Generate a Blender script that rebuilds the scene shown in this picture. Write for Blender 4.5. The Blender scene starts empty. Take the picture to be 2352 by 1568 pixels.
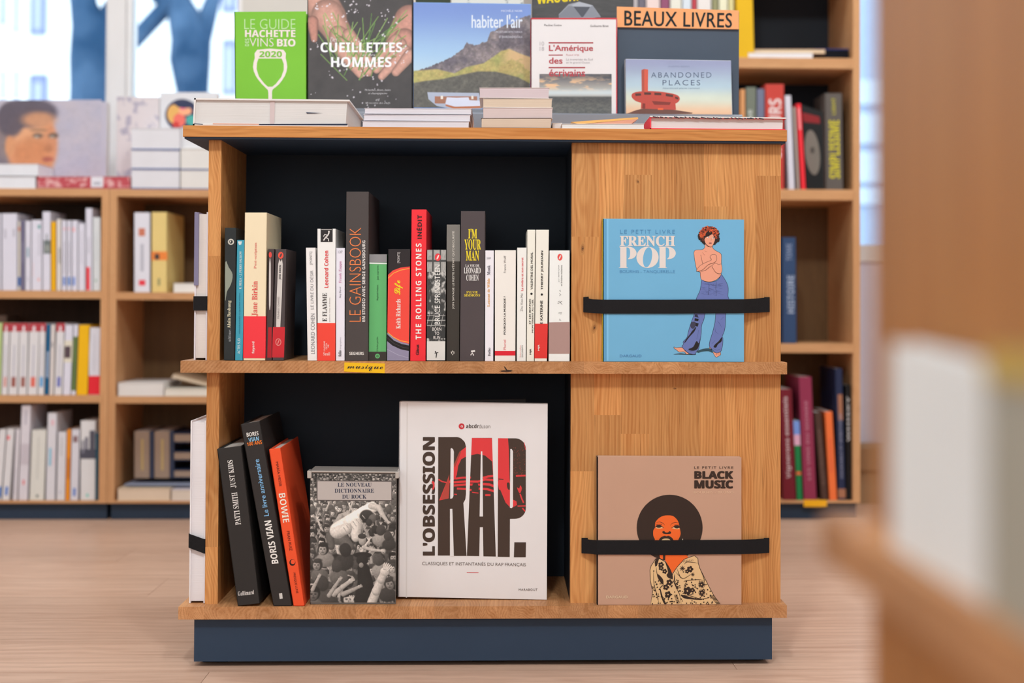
import bpy, bmesh, math, random
import numpy as np
from mathutils import Vector, Matrix
random.seed(7); np.random.seed(7)
S = bpy.context.scene
COL = S.collection

# ------------------------------------------------------------------ camera
FPX = 3267.0
CAM = np.array([.50168, -2.25932, .57576]); YAW, PITCH, ROLL = .03134, .01942, .00409
PX, PY = 1250.67, 631.86
Fw = np.array([math.sin(YAW)*math.cos(PITCH), math.cos(YAW)*math.cos(PITCH), math.sin(PITCH)])
Rt = np.array([math.cos(YAW), -math.sin(YAW), 0.0]); Up = np.cross(Rt, Fw)
Rt, Up = Rt*math.cos(ROLL)+Up*math.sin(ROLL), -Rt*math.sin(ROLL)+Up*math.cos(ROLL)
cd = bpy.data.cameras.new('camera'); cam = bpy.data.objects.new('camera', cd); COL.objects.link(cam)
M = Matrix(((Rt[0], Up[0], -Fw[0], CAM[0]), (Rt[1], Up[1], -Fw[1], CAM[1]), (Rt[2], Up[2], -Fw[2], CAM[2]), (0, 0, 0, 1)))
cam.matrix_world = M
cd.sensor_width = 36.0; cd.lens = FPX/2352*36
cd.shift_x = -(PX-1176)/2352; cd.shift_y = (PY-784)/2352
cd.clip_start = .02; cd.clip_end = 300
cd.dof.use_dof = True; cd.dof.focus_distance = 2.268; cd.dof.aperture_fstop = 2.9
S.camera = cam

# ------------------------------------------------------------------ world, lights, exposure
S.view_settings.view_transform = 'Standard'; S.view_settings.look = 'None'
S.view_settings.gamma = 1; S.view_settings.use_curve_mapping = False
S.view_settings.exposure = 0.14
w = bpy.data.worlds.new('world'); S.world = w; w.use_nodes = True
w.node_tree.nodes['Background'].inputs[0].default_value = (.86, .94, 1, 1)
w.node_tree.nodes['Background'].inputs[1].default_value = 3.2
def area(name, loc, target, size, power, col=(1, .94, .88), sy=None):
    l = bpy.data.lights.new(name, 'AREA'); l.energy = power; l.size = size; l.color = col
    if sy: l.shape = 'RECTANGLE'; l.size_y = sy
    o = bpy.data.objects.new(name, l); COL.objects.link(o); o.location = loc
    o.rotation_euler = (Vector(target)-Vector(loc)).to_track_quat('-Z', 'Y').to_euler()
    return o
WARM = (.88, .985, 1)
area('ceiling_spot', (.2, -2.1, 2.85), (.4, 0, .5), .22, 28, WARM)
area('ceiling_spot', (1.3, -2.3, 2.85), (.7, 0, .5), .22, 22, WARM)
area('front_fill', (.3, -4.85, 1.5), (.3, 0, .9), 4.0, 42, (.88, .98, 1), 2.2)  # unseen broad fill behind the camera, where a shop front is presumed
area('side_fill', (-2.9, -2.2, 1.5), (.6, -1.8, .5), 2.0, 8, (.92, .98, 1), 1.6)  # added soft fill from the left to brighten the near unit's booklet
for lx, ly in ((-.6, .6), (1.0, .7), (2.6, .4), (-1.6, -1.2), (2.8, -1.6)):
    area('ceiling_panel', (lx, ly, 2.85), (lx, ly+.2, 0), .5, 15, WARM)

# ------------------------------------------------------------------ pixel rays
def ray(x, y): return Fw+Rt*(x-PX)/FPX-Up*(y-PY)/FPX
def at(x, y, Y):
    d = ray(x, y); return CAM+d*(Y-CAM[1])/d[1]
def atx(x, y, X):
    d = ray(x, y); return CAM+d*(X-CAM[0])/d[0]
class Plane:
    def __init__(s, p, n): s.p = np.array(p, float); s.n = np.array(n, float)/np.linalg.norm(n)
    def hit(s, x, y):
        d = ray(x, y); return CAM+d*((s.p-CAM)@s.n)/(d@s.n)
def VP(Y, yaw=0, tilt=0, x=.5, z=.5):      # upright plane facing the camera side
    return Plane((x, Y, z), (math.sin(yaw), -math.cos(yaw), math.sin(tilt)))

# ------------------------------------------------------------------ materials
K = .9
def lin(h):
    if isinstance(h, str):
        h = h.lstrip('#'); c = [int(h[i:i+2], 16)/255 for i in (0, 2, 4)]
    else: c = h
    return [min(.92, (v/12.92 if v <= .04045 else ((v+.055)/1.055)**2.4)/K) for v in c]
_m = {}
def mat(h, rough=.5, spec=.22, metal=0, bump=0, bs=300):
    k = (h, rough, spec, metal, bump, bs)
    if k in _m: return _m[k]
    m = bpy.data.materials.new('paint_'+str(h).lstrip('#')); m.use_nodes = True
    nt = m.node_tree; b = nt.nodes['Principled BSDF']
    c = lin(h)
    tc = nt.nodes.new('ShaderNodeTexCoord'); nz = nt.nodes.new('ShaderNodeTexNoise'); nz.inputs['Scale'].default_value = 14
    mx = nt.nodes.new('ShaderNodeMix'); mx.data_type = 'RGBA'
    mx.inputs[6].default_value = (*[v*.95 for v in c], 1); mx.inputs[7].default_value = (*[min(.95, v*1.04) for v in c], 1)
    nt.links.new(tc.outputs['Object'], nz.inputs['Vector']); nt.links.new(nz.outputs['Fac'], mx.inputs[0]); nt.links.new(mx.outputs[2], b.inputs['Base Color'])
    b.inputs['Roughness'].default_value = rough; b.inputs['Specular IOR Level'].default_value = spec; b.inputs['Metallic'].default_value = metal
    if bump:
        n2 = nt.nodes.new('ShaderNodeTexNoise'); n2.inputs['Scale'].default_value = bs
        bp = nt.nodes.new('ShaderNodeBump'); bp.inputs['Strength'].default_value = bump; bp.inputs['Distance'].default_value = .001
        nt.links.new(tc.outputs['Object'], n2.inputs['Vector']); nt.links.new(n2.outputs['Fac'], bp.inputs['Height']); nt.links.new(bp.outputs['Normal'], b.inputs['Normal'])
    _m[k] = m; return m
def N(nt, t, **kw):
    n = nt.nodes.new(t)
    for k, v in kw.items(): setattr(n, k, v)
    return n
def wood(name, axis, dark, light, tone=.15, rough=.5, ringf=250, streak=1.0, tint=None):
    m = bpy.data.materials.new(name); m.use_nodes = True; nt = m.node_tree; L = nt.links.new
    b = nt.nodes['Principled BSDF']; tc = N(nt, 'ShaderNodeTexCoord'); oi = N(nt, 'ShaderNodeObjectInfo')
    def mth(op, a=None, c=None):
        n = N(nt, 'ShaderNodeMath', operation=op)
        for i, v in enumerate((a, c)):
            if v is None: continue
            if hasattr(v, 'links') or hasattr(v, 'is_linked'): L(v, n.inputs[i])
            else: n.inputs[i].default_value = v
        return n.outputs[0]
    wn = N(nt, 'ShaderNodeTexWhiteNoise', noise_dimensions='1D'); L(oi.outputs['Random'], wn.inputs['W'])
    vm = N(nt, 'ShaderNodeVectorMath', operation='MULTIPLY_ADD'); L(wn.outputs['Color'], vm.inputs[0])
    vm.inputs[1].default_value = {'x': (9, .12, .12), 'y': (.12, 9, .12), 'z': (.12, .12, 9)}[axis]; L(tc.outputs['Object'], vm.inputs[2])
    P = vm.outputs[0]
    def scaled(a, c):   # a along the grain, c across
        n = N(nt, 'ShaderNodeVectorMath', operation='MULTIPLY'); L(P, n.inputs[0])
        n.inputs[1].default_value = {'x': (a, c, c), 'y': (c, a, c), 'z': (c, c, a)}[axis]; return n.outputs[0]
    def noise(vec, sc, det=2, rg=.5):
        n = N(nt, 'ShaderNodeTexNoise'); L(vec, n.inputs['Vector']); n.inputs['Scale'].default_value = sc; n.inputs['Detail'].default_value = det; n.inputs['Roughness'].default_value = rg; return n.outputs['Fac']
    # distance to a wandering heart line: ring pattern
    sp = N(nt, 'ShaderNodeSeparateXYZ'); off = N(nt, 'ShaderNodeVectorMath', operation='SUBTRACT'); L(P, off.inputs[0])
    ctr = N(nt, 'ShaderNodeVectorMath', operation='MULTIPLY_ADD'); L(wn.outputs['Color'], ctr.inputs[0]); ctr.inputs[1].default_value = (.18, .18, .18); ctr.inputs[2].default_value = (.02, -.07, .03)
    L(ctr.outputs[0], off.inputs[1]); L(off.outputs[0], sp.inputs[0])
    a, c = {'x': (1, 2), 'y': (0, 2), 'z': (0, 1)}[axis]
    wob = noise(scaled(1.6, 7), 2.2, 2)
    wv = mth('MULTIPLY', mth('SUBTRACT', wob, .5), .11)
    r = mth('SQRT', mth('ADD', mth('POWER', mth('ADD', sp.outputs[a], wv), 2.0), mth('POWER', mth('ADD', sp.outputs[c], wv), 2.0)))
    ring = mth('SINE', mth('MULTIPLY', r, ringf*2*math.pi))
    ring = mth('ADD', mth('MULTIPLY', ring, .5), .5)
    fine = noise(scaled(10, 420), 1.0, 3, .6)
    med = noise(scaled(2.5, 60), 1.0, 3, .55)
    f = mth('ADD', mth('MULTIPLY', ring, .17*streak), mth('ADD', mth('MULTIPLY', fine, .42), mth('MULTIPLY', med, .62*streak)))
    f = mth('ADD', mth('SUBTRACT', f, .12+.4*(streak-1)), 0)
    cr = N(nt, 'ShaderNodeValToRGB'); L(f, cr.inputs[0])
    e = cr.color_ramp.elements; e[0].position = .15; e[1].position = .8
    e[0].color = (*lin(dark), 1); e[1].color = (*lin(light), 1)
    hs = N(nt, 'ShaderNodeHueSaturation'); L(cr.outputs[0], hs.inputs['Color'])
    v = mth('ADD', mth('MULTIPLY', oi.outputs['Random'], 2*tone), 1-tone); L(v, hs.inputs['Value'])
    pores = noise(scaled(14, 900), 1.0, 1)
    pr = N(nt, 'ShaderNodeValToRGB'); L(pores, pr.inputs[0]); pr.color_ramp.elements[0].position = .26; pr.color_ramp.elements[1].position = .36
    pr.color_ramp.elements[0].color = (.55, .5, .45, 1)
    mx = N(nt, 'ShaderNodeMix', data_type='RGBA', blend_type='MULTIPLY'); mx.inputs[0].default_value = .8
    L(hs.outputs[0], mx.inputs[6]); L(pr.outputs[0], mx.inputs[7]); L(mx.outputs[2], b.inputs['Base Color'])
    b.inputs['Roughness'].default_value = rough; b.inputs['Specular IOR Level'].default_value = .18
    bp = N(nt, 'ShaderNodeBump'); bp.inputs['Strength'].default_value = .15; bp.inputs['Distance'].default_value = .0005
    L(fine, bp.inputs['Height']); L(bp.outputs[0], b.inputs['Normal'])
    return m
OAK = {a: wood('oak_'+a, a, '#a86431', '#dba065') for a in 'xyz'}
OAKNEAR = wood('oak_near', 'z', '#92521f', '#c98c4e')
OAKEND = wood('oak_shelf', 'y', '#9b6339', '#c99468', tone=.13, ringf=210, streak=1.1)
OAKTOP = wood('oak_top', 'x', '#ad662f', '#d09154', tone=.05, ringf=120)
FAROAK = {a: wood('pale_oak_'+a, a, '#b98358', '#cf9f74', tone=.05) for a in 'xyz'}
FLOORM = wood('vinyl_plank', 'x', '#b28a75', '#d3b09b', tone=.07, rough=.38, ringf=40, streak=1.0)
NAVY = mat('#2b3b50', .55, .3)
NAVYSHADE = mat('#232a34', .6, .2)  # same navy paint, compartment shade put into a darker colour
BACKW = wood('brown_back', 'z', '#5c4028', '#785838', tone=.03)
BACKD = wood('dark_back', 'z', '#35241a', '#493325', tone=.03)
BLACK = mat('#1d1b1d', .75, .15, bump=.5, bs=900)

# ------------------------------------------------------------------ mesh helpers
def boxes_mesh(name, bl, mats):
    """bl: list of (8 corner points, material index)"""
    vs, fs, mi = [], [], []
    for c, k in bl:
        n = len(vs); vs += [tuple(p) for p in c]
        for f in ((0, 3, 2, 1), (4, 5, 6, 7), (0, 1, 5, 4), (1, 2, 6, 5), (2, 3, 7, 6), (3, 0, 4, 7)): fs.append([n+i for i in f]); mi.append(k)
    me = bpy.data.meshes.new(name); me.from_pydata(vs, [], fs)
    for m in mats: me.materials.append(m)
    me.polygons.foreach_set('material_index', mi); me.update()
    return me
def fixn(me):
    bm = bmesh.new(); bm.from_mesh(me); bmesh.ops.recalc_face_normals(bm, faces=bm.faces); bm.to_mesh(me); bm.free()
def cor(x0, x1, y0, y1, z0, z1): return [(x0, y0, z0), (x1, y0, z0), (x1, y1, z0), (x0, y1, z0), (x0, y0, z1), (x1, y0, z1), (x1, y1, z1), (x0, y1, z1)]
def link(name, me, parent=None, bevel=0):
    o = bpy.data.objects.new(name, me); COL.objects.link(o)
    if parent is not None:
        t = Vector((0, 0, 0)); p = parent
        while p is not None: t += p.location; p = p.parent
        me.transform(Matrix.Translation(-t)); o.parent = parent
    if bevel:
        b = o.modifiers.new('bevel', 'BEVEL'); b.width = bevel; b.segments = 2; b.limit_method = 'ANGLE'
    return o
def box(name, x0, x1, y0, y1, z0, z1, m, parent=None, bevel=0):
    return link(name, boxes_mesh(name, [(cor(min(x0, x1), max(x0, x1), min(y0, y1), max(y0, y1), z0, z1), 0)], [m]), parent, bevel)
def tag(o, label=None, cat=None, group=None, kind=None):
    for k, v in (('label', label), ('category', cat), ('group', group), ('kind', kind)):
        if v: o[k] = v
    return o
def thing(name, label, cat, loc, group=None):
    o = bpy.data.objects.new(name, None); COL.objects.link(o); o.location = Vector([float(v) for v in loc]); o.empty_display_size = .03
    return tag(o, label, cat, group)
def polymesh(name, layers, proj, n, off=.00022, step=.000002):
    """layers: (colour, [points]) drawn in order, each on its own tiny step above the last"""
    vs, fs, mi, mats, idx = [], [], [], [], {}
    last = None; lv = 0
    for it in layers:
        col, pts = it[0], it[1]; gid = it[2] if len(it) > 2 else None
        if gid is None or gid != last: lv += 1
        last = gid
        if col not in idx: idx[col] = len(mats); mats.append(mat(col, .5, .3))
        k = len(vs)
        for p in pts: vs.append(tuple(proj(*p)+n*(off+step*lv)))
        fs.append(list(range(k, k+len(pts)))); mi.append(idx[col])
    me = bpy.data.meshes.new(name); me.from_pydata(vs, [], fs)
    for m in mats: me.materials.append(m)
    me.polygons.foreach_set('material_index', mi); me.update(); return me
def ell(cx, cy, rx, ry, n=28, rot=0, a0=0, a1=360):
    o = []
    for i in range(n + (0 if a1-a0 >= 360 else 1)):
        a = math.radians(a0+(a1-a0)*i/n); x, y = rx*math.cos(a), ry*math.sin(a); r = math.radians(rot)
        o.append((cx+x*math.cos(r)-y*math.sin(r), cy+x*math.sin(r)+y*math.cos(r)))
    return o
_sid = [0]
def stroke(col, wd, pts, closed=False, taper=False):
    P = list(pts)+([pts[0]] if closed else []); out = []
    n = len(P)
    nr = []
    for i in range(n):
        a = P[max(0, i-1)]; b = P[min(n-1, i+1)]
        dx, dy = b[0]-a[0], b[1]-a[1]; l = math.hypot(dx, dy) or 1; nr.append((-dy/l, dx/l))
    L, R = [], []
    for i, p in enumerate(P):
        h = wd/2*(1 if not taper else max(.15, math.sin(math.pi*(i+.3)/(n-.4))))
        L.append((p[0]+nr[i][0]*h, p[1]+nr[i][1]*h)); R.append((p[0]-nr[i][0]*h, p[1]-nr[i][1]*h))
    _sid[0] += 1
    for i in range(n-1): out.append((col, [L[i], L[i+1], R[i+1], R[i]], _sid[0]))
    return out
def smooth(pts, closed=True, k=3):
    n = len(pts); o = []
    rng = range(n) if closed else range(n-1)
    g = (lambda i: pts[i % n]) if closed else (lambda i: pts[max(0, min(n-1, i))])
    for i in rng:
        p0, p1, p2, p3 = g(i-1), g(i), g(i+1), g(i+2)
        for j in range(k):
            t = j/k
            o.append(tuple(.5*(2*p1[q]+(p2[q]-p0[q])*t+(2*p0[q]-5*p1[q]+4*p2[q]-p3[q])*t*t+(3*p1[q]-p0[q]-3*p2[q]+p3[q])*t**3) for q in (0, 1)))
    if not closed: o.append(pts[-1])
    return o
def ink(col, pts, wd=0, line='#1b1718', sm=True):
    P = smooth(pts) if sm else pts
    return [(col, P)]+(stroke(line, wd, P, True) if wd else [])

# ------------------------------------------------------------------ lettering
def _ma(s, U, L, D=None):
    return ''.join(chr(U+ord(c)-65) if 'A' <= c <= 'Z' else chr(L+ord(c)-97) if 'a' <= c <= 'z' else chr(D+ord(c)-48) if D and c.isdigit() else c for c in s)
STY = {'n': lambda s: s, 'serif': lambda s: _ma(s, 0x1D400, 0x1D41A, 0x1D7CE), 'bold': lambda s: _ma(s, 0x1D5D4, 0x1D5EE, 0x1D7EC),
       'italic': lambda s: _ma(s, 0x1D434, 0x1D44E).replace('\U0001D455', 'h'), 'script': lambda s: _ma(s, 0x1D4D0, 0x1D4EA)}
_tc = {}
def glyphs(s, style, off, sp):
    k = (s, style, off, sp)
    if k in _tc: return _tc[k]
    c = bpy.data.curves.new('t', 'FONT'); c.body = STY[style](s); c.offset = min(off, 0); c.space_character = sp; c.resolution_u = 3
    c.align_x = 'CENTER'; c.space_line = .9
    o = bpy.data.objects.new('t', c); COL.objects.link(o)
    dg = bpy.context.evaluated_depsgraph_get(); dg.update()
    me = bpy.data.meshes.new_from_object(o.evaluated_get(dg))
    v = np.zeros(len(me.vertices)*3); me.vertices.foreach_get('co', v); v = v.reshape(-1, 3)[:, :2]
    f = [list(p.vertices) for p in me.polygons]
    bpy.data.objects.remove(o); bpy.data.curves.remove(c); bpy.data.meshes.remove(me)
    if off > 0:
        n0 = len(v); f0 = f; V, F_ = [], []
        for i, (a, b) in enumerate(((-1, 0), (1, 0), (0, -.6), (0, .6), (-.7, .5), (.7, -.5), (-.7, -.5), (.7, .5))[:4 if off < .018 else 8]): V.append(np.column_stack([v+np.array([a, b])*off, np.full(n0, i*5e-6)])); F_ += [[x+i*n0 for x in p] for p in f0]
        v = np.concatenate(V); f = F_
    else: v = np.column_stack([v, np.zeros(len(v))])
    lo, hi = v.min(0), v.max(0); v[:, :2] = (v[:, :2]-lo[:2])/np.maximum(hi[:2]-lo[:2], 1e-6)
    _tc[k] = (v, f); return _tc[k]
def textmesh(name, s, quad, rot, m, proj, n, style='n', off=0, sp=1, lift=.0005):
    v, f = glyphs(s, style, off, sp)
    TL, TR, BR, BL = [np.array(q, float) for q in quad]
    vs = []
    for a, b, zz_ in v:
        if rot == 0: u, t = a, b
        elif rot == 90: u, t = 1-b, a
        else: u, t = b, 1-a
        p = (BL*(1-u)+BR*u)*(1-t)+(TL*(1-u)+TR*u)*t
        vs.append(tuple(proj(*p)+n*(lift+zz_)))
    me = bpy.data.meshes.new(name); me.from_pydata(vs, [], f); me.materials.append(m); me.update(); return me
def Q(x0, y0, x1, y1): return [(x0, y0), (x1, y0), (x1, y1), (x0, y1)]

# ------------------------------------------------------------------ printed photographs (vertex colours on a grid)
VC = bpy.data.materials.new('printed_picture'); VC.use_nodes = True
_a = VC.node_tree.nodes.new('ShaderNodeAttribute'); _a.attribute_name = 'print'
VC.node_tree.links.new(_a.outputs['Color'], VC.node_tree.nodes['Principled BSDF'].inputs['Base Color'])
VC.node_tree.nodes['Principled BSDF'].inputs['Roughness'].default_value = .35
def vnoise(s, t, f, seed, octv=4):
    out = 0; amp = 1; tot = 0
    fx, fy = (f if isinstance(f, tuple) else (f, f))
    for o in range(octv):
        rs = np.random.RandomState(seed+o*17); gx, gy = int(fx*2**o)+2, int(fy*2**o)+2
        g = rs.rand(gy+1, gx+1); x = np.clip(s, 0, 1)*(gx-1); y = np.clip(t, 0, 1)*(gy-1); i = x.astype(int); j = y.astype(int); a = x-i; b = y-j
        a = a*a*(3-2*a); b = b*b*(3-2*b)
        out = out+amp*((g[j, i]*(1-a)+g[j, i+1]*a)*(1-b)+(g[j+1, i]*(1-a)+g[j+1, i+1]*a)*b); tot += amp; amp *= .55
    return out/tot
def C3(h): return np.array([int(h.lstrip('#')[i:i+2], 16)/255 for i in (0, 2, 4)])
def mixc(a, b, f): return a*(1-f[..., None])+b*f[..., None]
def sst(x, a, b):
    t = np.clip((x-a)/(b-a), 0, 1); return t*t*(3-2*t)
def grid(name, quad, nx, ny, fn, proj, n, lift=.0002):
    s, t = np.meshgrid(np.linspace(0, 1, nx), np.linspace(0, 1, ny)); c = np.clip(fn(s, t), 0, 1)
    c = np.where(c <= .04045, c/12.92, ((c+.055)/1.055)**2.4)/K; c = np.minimum(c, .92)
    TL, TR, BR, BL = [np.array(proj(*q)) for q in quad]
    e = lambda q: q[..., None]
    P = (TL*(1-e(s))+TR*e(s))*(1-e(t))+(BL*(1-e(s))+BR*e(s))*e(t)+n*lift
    i = np.arange(nx*ny).reshape(ny, nx); F = np.stack([i[1:, :-1], i[1:, 1:], i[:-1, 1:], i[:-1, :-1]], -1).reshape(-1, 4)
    me = bpy.data.meshes.new(name); me.vertices.add(nx*ny); me.vertices.foreach_set('co', P.reshape(-1))
    me.loops.add(F.size); me.loops.foreach_set('vertex_index', F.reshape(-1)); me.polygons.add(len(F))
    me.polygons.foreach_set('loop_start', np.arange(0, F.size, 4)); me.polygons.foreach_set('loop_total', np.full(len(F), 4))
    me.update(); me.validate()
    at_ = me.color_attributes.new('print', 'FLOAT_COLOR', 'POINT'); at_.data.foreach_set('color', np.concatenate([c.reshape(-1, 3), np.ones((nx*ny, 1))], 1).reshape(-1))
    me.materials.append(VC); return me

# ------------------------------------------------------------------ books
class Book:
    """a book as a hexahedron: quad (TL,TR,BR,BL in photo pixels on its plane) pushed back by depth d"""
    def __init__(s, label, quad, plane, d, cover, shell='flr', page='#d9cfc8', zs=None, name='book', cat='book', group=None,
                 t=.0008, inset=.0012, bevel=.0004, wdir=None, rough=.5, spinecol=None):
        s.pl = plane; s.n = plane.n
        P = [plane.hit(*q) for q in quad]; TL, TR, BR, BL = P
        if zs is not None:
            if abs(BL[2]-BR[2]) < .0035:
                BL = BL.copy(); BR = BR.copy(); BL[2] = BR[2] = zs+.0004
            else:
                dz = zs+.0004-min(BL[2], BR[2]); TL, TR, BR, BL = [p+np.array([0, 0, dz]) for p in (TL, TR, BR, BL)]
        s.dz = 0
        W = -np.array([plane.n[0], plane.n[1], 0.]) if wdir is None else np.array(wdir, float); W = W/np.linalg.norm(W)*d
        s.c = (TL, TR, BR, BL, W)
        lu = np.linalg.norm(BR-BL); lv = np.linalg.norm(TL-BL)
        base = (BL+BR)/2+W/2; base[2] = min(BL[2], BR[2])
        s.root = thing(name, label, cat, base, group)
        f = lambda u, v, w_: (BL*(1-u)+BR*u)*(1-v)+(TL*(1-u)+TR*u)*v+W*w_
        s.f = f
        def bx(u0, u1, v0, v1, w0, w1): return [f(u0, v0, w0), f(u1, v0, w0), f(u1, v0, w1), f(u0, v0, w1), f(u0, v1, w0), f(u1, v1, w0), f(u1, v1, w1), f(u0, v1, w1)]
        s.bx = bx
        tu, tv, tw = t/lu, t/lv, t/d; B = []
        if 'f' in shell: B.append((bx(0, 1, 0, 1, 0, tw), 0))
        if 'k' in shell: B.append((bx(0, 1, 0, 1, 1-tw, 1), 0))
        if 'l' in shell: B.append((bx(0, tu, 0, 1, 0, 1), 1 if spinecol else 0))
        if 'r' in shell: B.append((bx(1-tu, 1, 0, 1, 0, 1), 0))
        if 't' in shell: B.append((bx(0, 1, 1-tv, 1, 0, 1), 0))
        if 'b' in shell: B.append((bx(0, 1, 0, tv, 0, 1), 1 if spinecol and 'l' not in shell else 0))
        cm = mat(cover, rough, .25) if isinstance(cover, str) else cover
        me = boxes_mesh('cover', B, [cm, mat(spinecol, rough, .4)] if spinecol else [cm]); fixn(me)
        link('cover', me, s.root, bevel)
        iu, iv, iw = inset/lu, inset/lv, inset/d
        g = lambda ch, tt, ii: tt if ch in shell else ii
        me = boxes_mesh('page_block', [(bx(g('l', tu, iu), 1-g('r', tu, iu), g('b', tv, iv), 1-g('t', tv, iv), g('f', tw, iw), 1-g('k', tw, iw)), 0)], [pagemat(page)]); fixn(me)
        link('page_block', me, s.root)
    def text(s, st, quad, col, rot=0, style='n', off=0, sp=1, name='lettering', lift=.0005, m=None):
        if len(quad) == 4 and not isinstance(quad[0], (tuple, list)): quad = Q(*quad)
        link(name, textmesh(name, st, quad, rot, m or mat(col, .5, .3), s.pl.hit, s.n, style, off, sp, lift), s.root); return s
    def art(s, layers, tr=(0, 0, 1), name='cover_picture', off=.00022):
        ox, oy, k = tr
        link(name, polymesh(name, layers, lambda x, y: s.pl.hit(ox+x/k, oy+y/k), s.n, off), s.root); return s
    def paint(s, quad, nx, ny, fn, name='cover_picture', lift=.0002):
        if not isinstance(quad[0], (tuple, list)): quad = Q(*quad)
        link(name, grid(name, quad, nx, ny, fn, s.pl.hit, s.n, lift), s.root); return s
    def band(s, v0, v1, col, name='band', ex=.0003, w1=.75, u0=0, u1=1, w0=0):
        TL, TR, BR, BL, W = s.c
        lu = np.linalg.norm(BR-BL); d = np.linalg.norm(W)
        e = ex/lu; me = boxes_mesh(name, [(s.bx(u0-(e if u0 == 0 else 0), u1+(e if u1 == 1 else 0), v0, v1, -ex/d, w1), 0)], [mat(col, .4, .4)]); fixn(me)
        link(name, me, s.root); return s
def pagemat(h):
    k = ('pg', h)
    if k in _m: return _m[k]
    m = mat(h, .8, .1).copy(); m.name = 'page_edges'; nt = m.node_tree; b = nt.nodes['Principled BSDF']
    b.inputs['Roughness'].default_value = .8
    tc = [n for n in nt.nodes if n.type == 'TEX_COORD'][0]
    nz = N(nt, 'ShaderNodeTexNoise'); nz.inputs['Scale'].default_value = 1.0; nz.inputs['Detail'].default_value = 2
    mp = N(nt, 'ShaderNodeVectorMath', operation='MULTIPLY'); mp.inputs[1].default_value = (6, 6, 900)
    nt.links.new(tc.outputs['Object'], mp.inputs[0]); nt.links.new(mp.outputs[0], nz.inputs['Vector'])
    bp = N(nt, 'ShaderNodeBump'); bp.inputs['Strength'].default_value = .35; bp.inputs['Distance'].default_value = .0006
    nt.links.new(nz.outputs['Fac'], bp.inputs['Height']); nt.links.new(bp.outputs[0], b.inputs['Normal'])
    _m[k] = m; return m
def crop(ox, oy, k): return lambda x0, y0, x1, y1: Q(ox+x0/k, oy+y0/k, ox+x1/k, oy+y1/k)

# ------------------------------------------------------------------ room shell
XL, XR, YF, YW, H = -3.0, 4.6, -5.0, 2.0, 2.95
def struct(o): o['kind'] = 'structure'; return o
fl = struct(box('floor', XL, XR, YF, YW, -.06, -.004, mat('#8d6a55', .8)))
rs = random.Random(3); yy = -1.35; row = 0
while yy < YW:
    x = -2.4+rs.random()*1.0
    while x < 3.0:
        L_ = 1.22
        if yy+.19 > -1.4: box('plank', max(XL+.01, x)+.0004, x+L_-.0004, yy+.0004, min(yy+.19, YW)-.0004, -.004, 0, FLOORM, fl)
        x += L_
    yy += .19; row += 1
WALLM = mat('#d8d2ce', .8, .2)
struct(box('wall_left', XL-.1, XL, YF, YW, 0, H, WALLM)); struct(box('wall_right', XR, XR+.1, YF, YW, 0, H, WALLM))
struct(box('wall_front', XL, XR, YF-.1, YF, 0, H, WALLM)); struct(box('ceiling', XL-.1, XR+.1, YF-.1, YW+.15, H, H+.1, mat('#e6e2de', .9, .1)))
xm0, xm1, xw1 = at(252, 200, YW)[0], at(291, 200, YW)[0], at(556, 20, YW)[0]
xd0, xd1 = at(1956, 400, YW)[0], at(2300, 400, YW)[0]
SILL = .80; HEAD = 2.5
wb = struct(box('wall_back', xw1, xd0, YW, YW+.15, 0, H, mat('#cdc6c0', .85, .2)))
box('wall_section', XL, xw1, YW, YW+.15, 0, SILL, WALLM, wb); box('wall_section', XL, xw1, YW, YW+.15, HEAD, H, WALLM, wb)
box('wall_section', xd0, xd1, YW, YW+.15, HEAD, H, WALLM, wb); box('wall_section', xd1, XR, YW, YW+.15, 0, H, WALLM, wb)
GLASS = bpy.data.materials.new('window_glass'); GLASS.use_nodes = True
nt = GLASS.node_tree; nt.nodes.clear()
o_ = N(nt, 'ShaderNodeOutputMaterial'); g_ = N(nt, 'ShaderNodeBsdfGlossy'); t_ = N(nt, 'ShaderNodeBsdfTransparent'); x_ = N(nt, 'ShaderNodeMixShader'); fr = N(nt, 'ShaderNodeFresnel')
g_.inputs['Roughness'].default_value = .02; fr.inputs[0].default_value = 1.45; t_.inputs[0].default_value = (.9, .95, .97, 1)
nt.links.new(fr.outputs[0], x_.inputs[0]); nt.links.new(t_.outputs[0], x_.inputs[1]); nt.links.new(g_.outputs[0], x_.inputs[2]); nt.links.new(x_.outputs[0], o_.inputs[0])
FRM = mat('#e2dddd', .5, .3)
def window(n, x0, x1, z0, z1, rail=None):
    r = thing('window_%d' % n, None, None, ((x0+x1)/2, YW, z0)); r['kind'] = 'structure'
    t = .012
    me = boxes_mesh('window_frame', [(cor(x0, x1, YW+.0, YW+.06, z0, z0+.03), 0), (cor(x0, x1, YW+.0, YW+.06, z1-.05, z1), 0), (cor(x0, x0+t, YW, YW+.06, z0+.03, z1-.05), 0), (cor(x1-t, x1, YW, YW+.06, z0+.03, z1-.05), 0)]
                     + ([(cor(x0+t, x1-t, YW, YW+.06, rail, rail+.05), 0)] if rail else []), [FRM])
    link('window_frame', me, r)
    box('window_pane', x0+t, x1-t, YW+.028, YW+.034, z0+.03, z1-.05, GLASS, r)
    return r
window(1, XL+.2, xm0, SILL, HEAD); window(2, xm1, xw1, SILL, HEAD)
struct(box('trim_1', xm0, xm1, YW-.02, YW+.12, SILL-.05, HEAD, mat('#dcd7d8', .6)))
struct(box('trim_2', XL, xw1, YW-.015, YW+.13, SILL-.04, SILL, mat('#dcd7d8', .6)))
r = window(3, xd0, xd1, .02, HEAD, at(2000, 585, YW)[2]-.02)
box('frosted_panel', xd0+.012, xd1-.012, YW+.01, YW+.016, .05, at(2000, 600, YW)[2], mat('#d5cfe0', .6), r)

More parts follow.
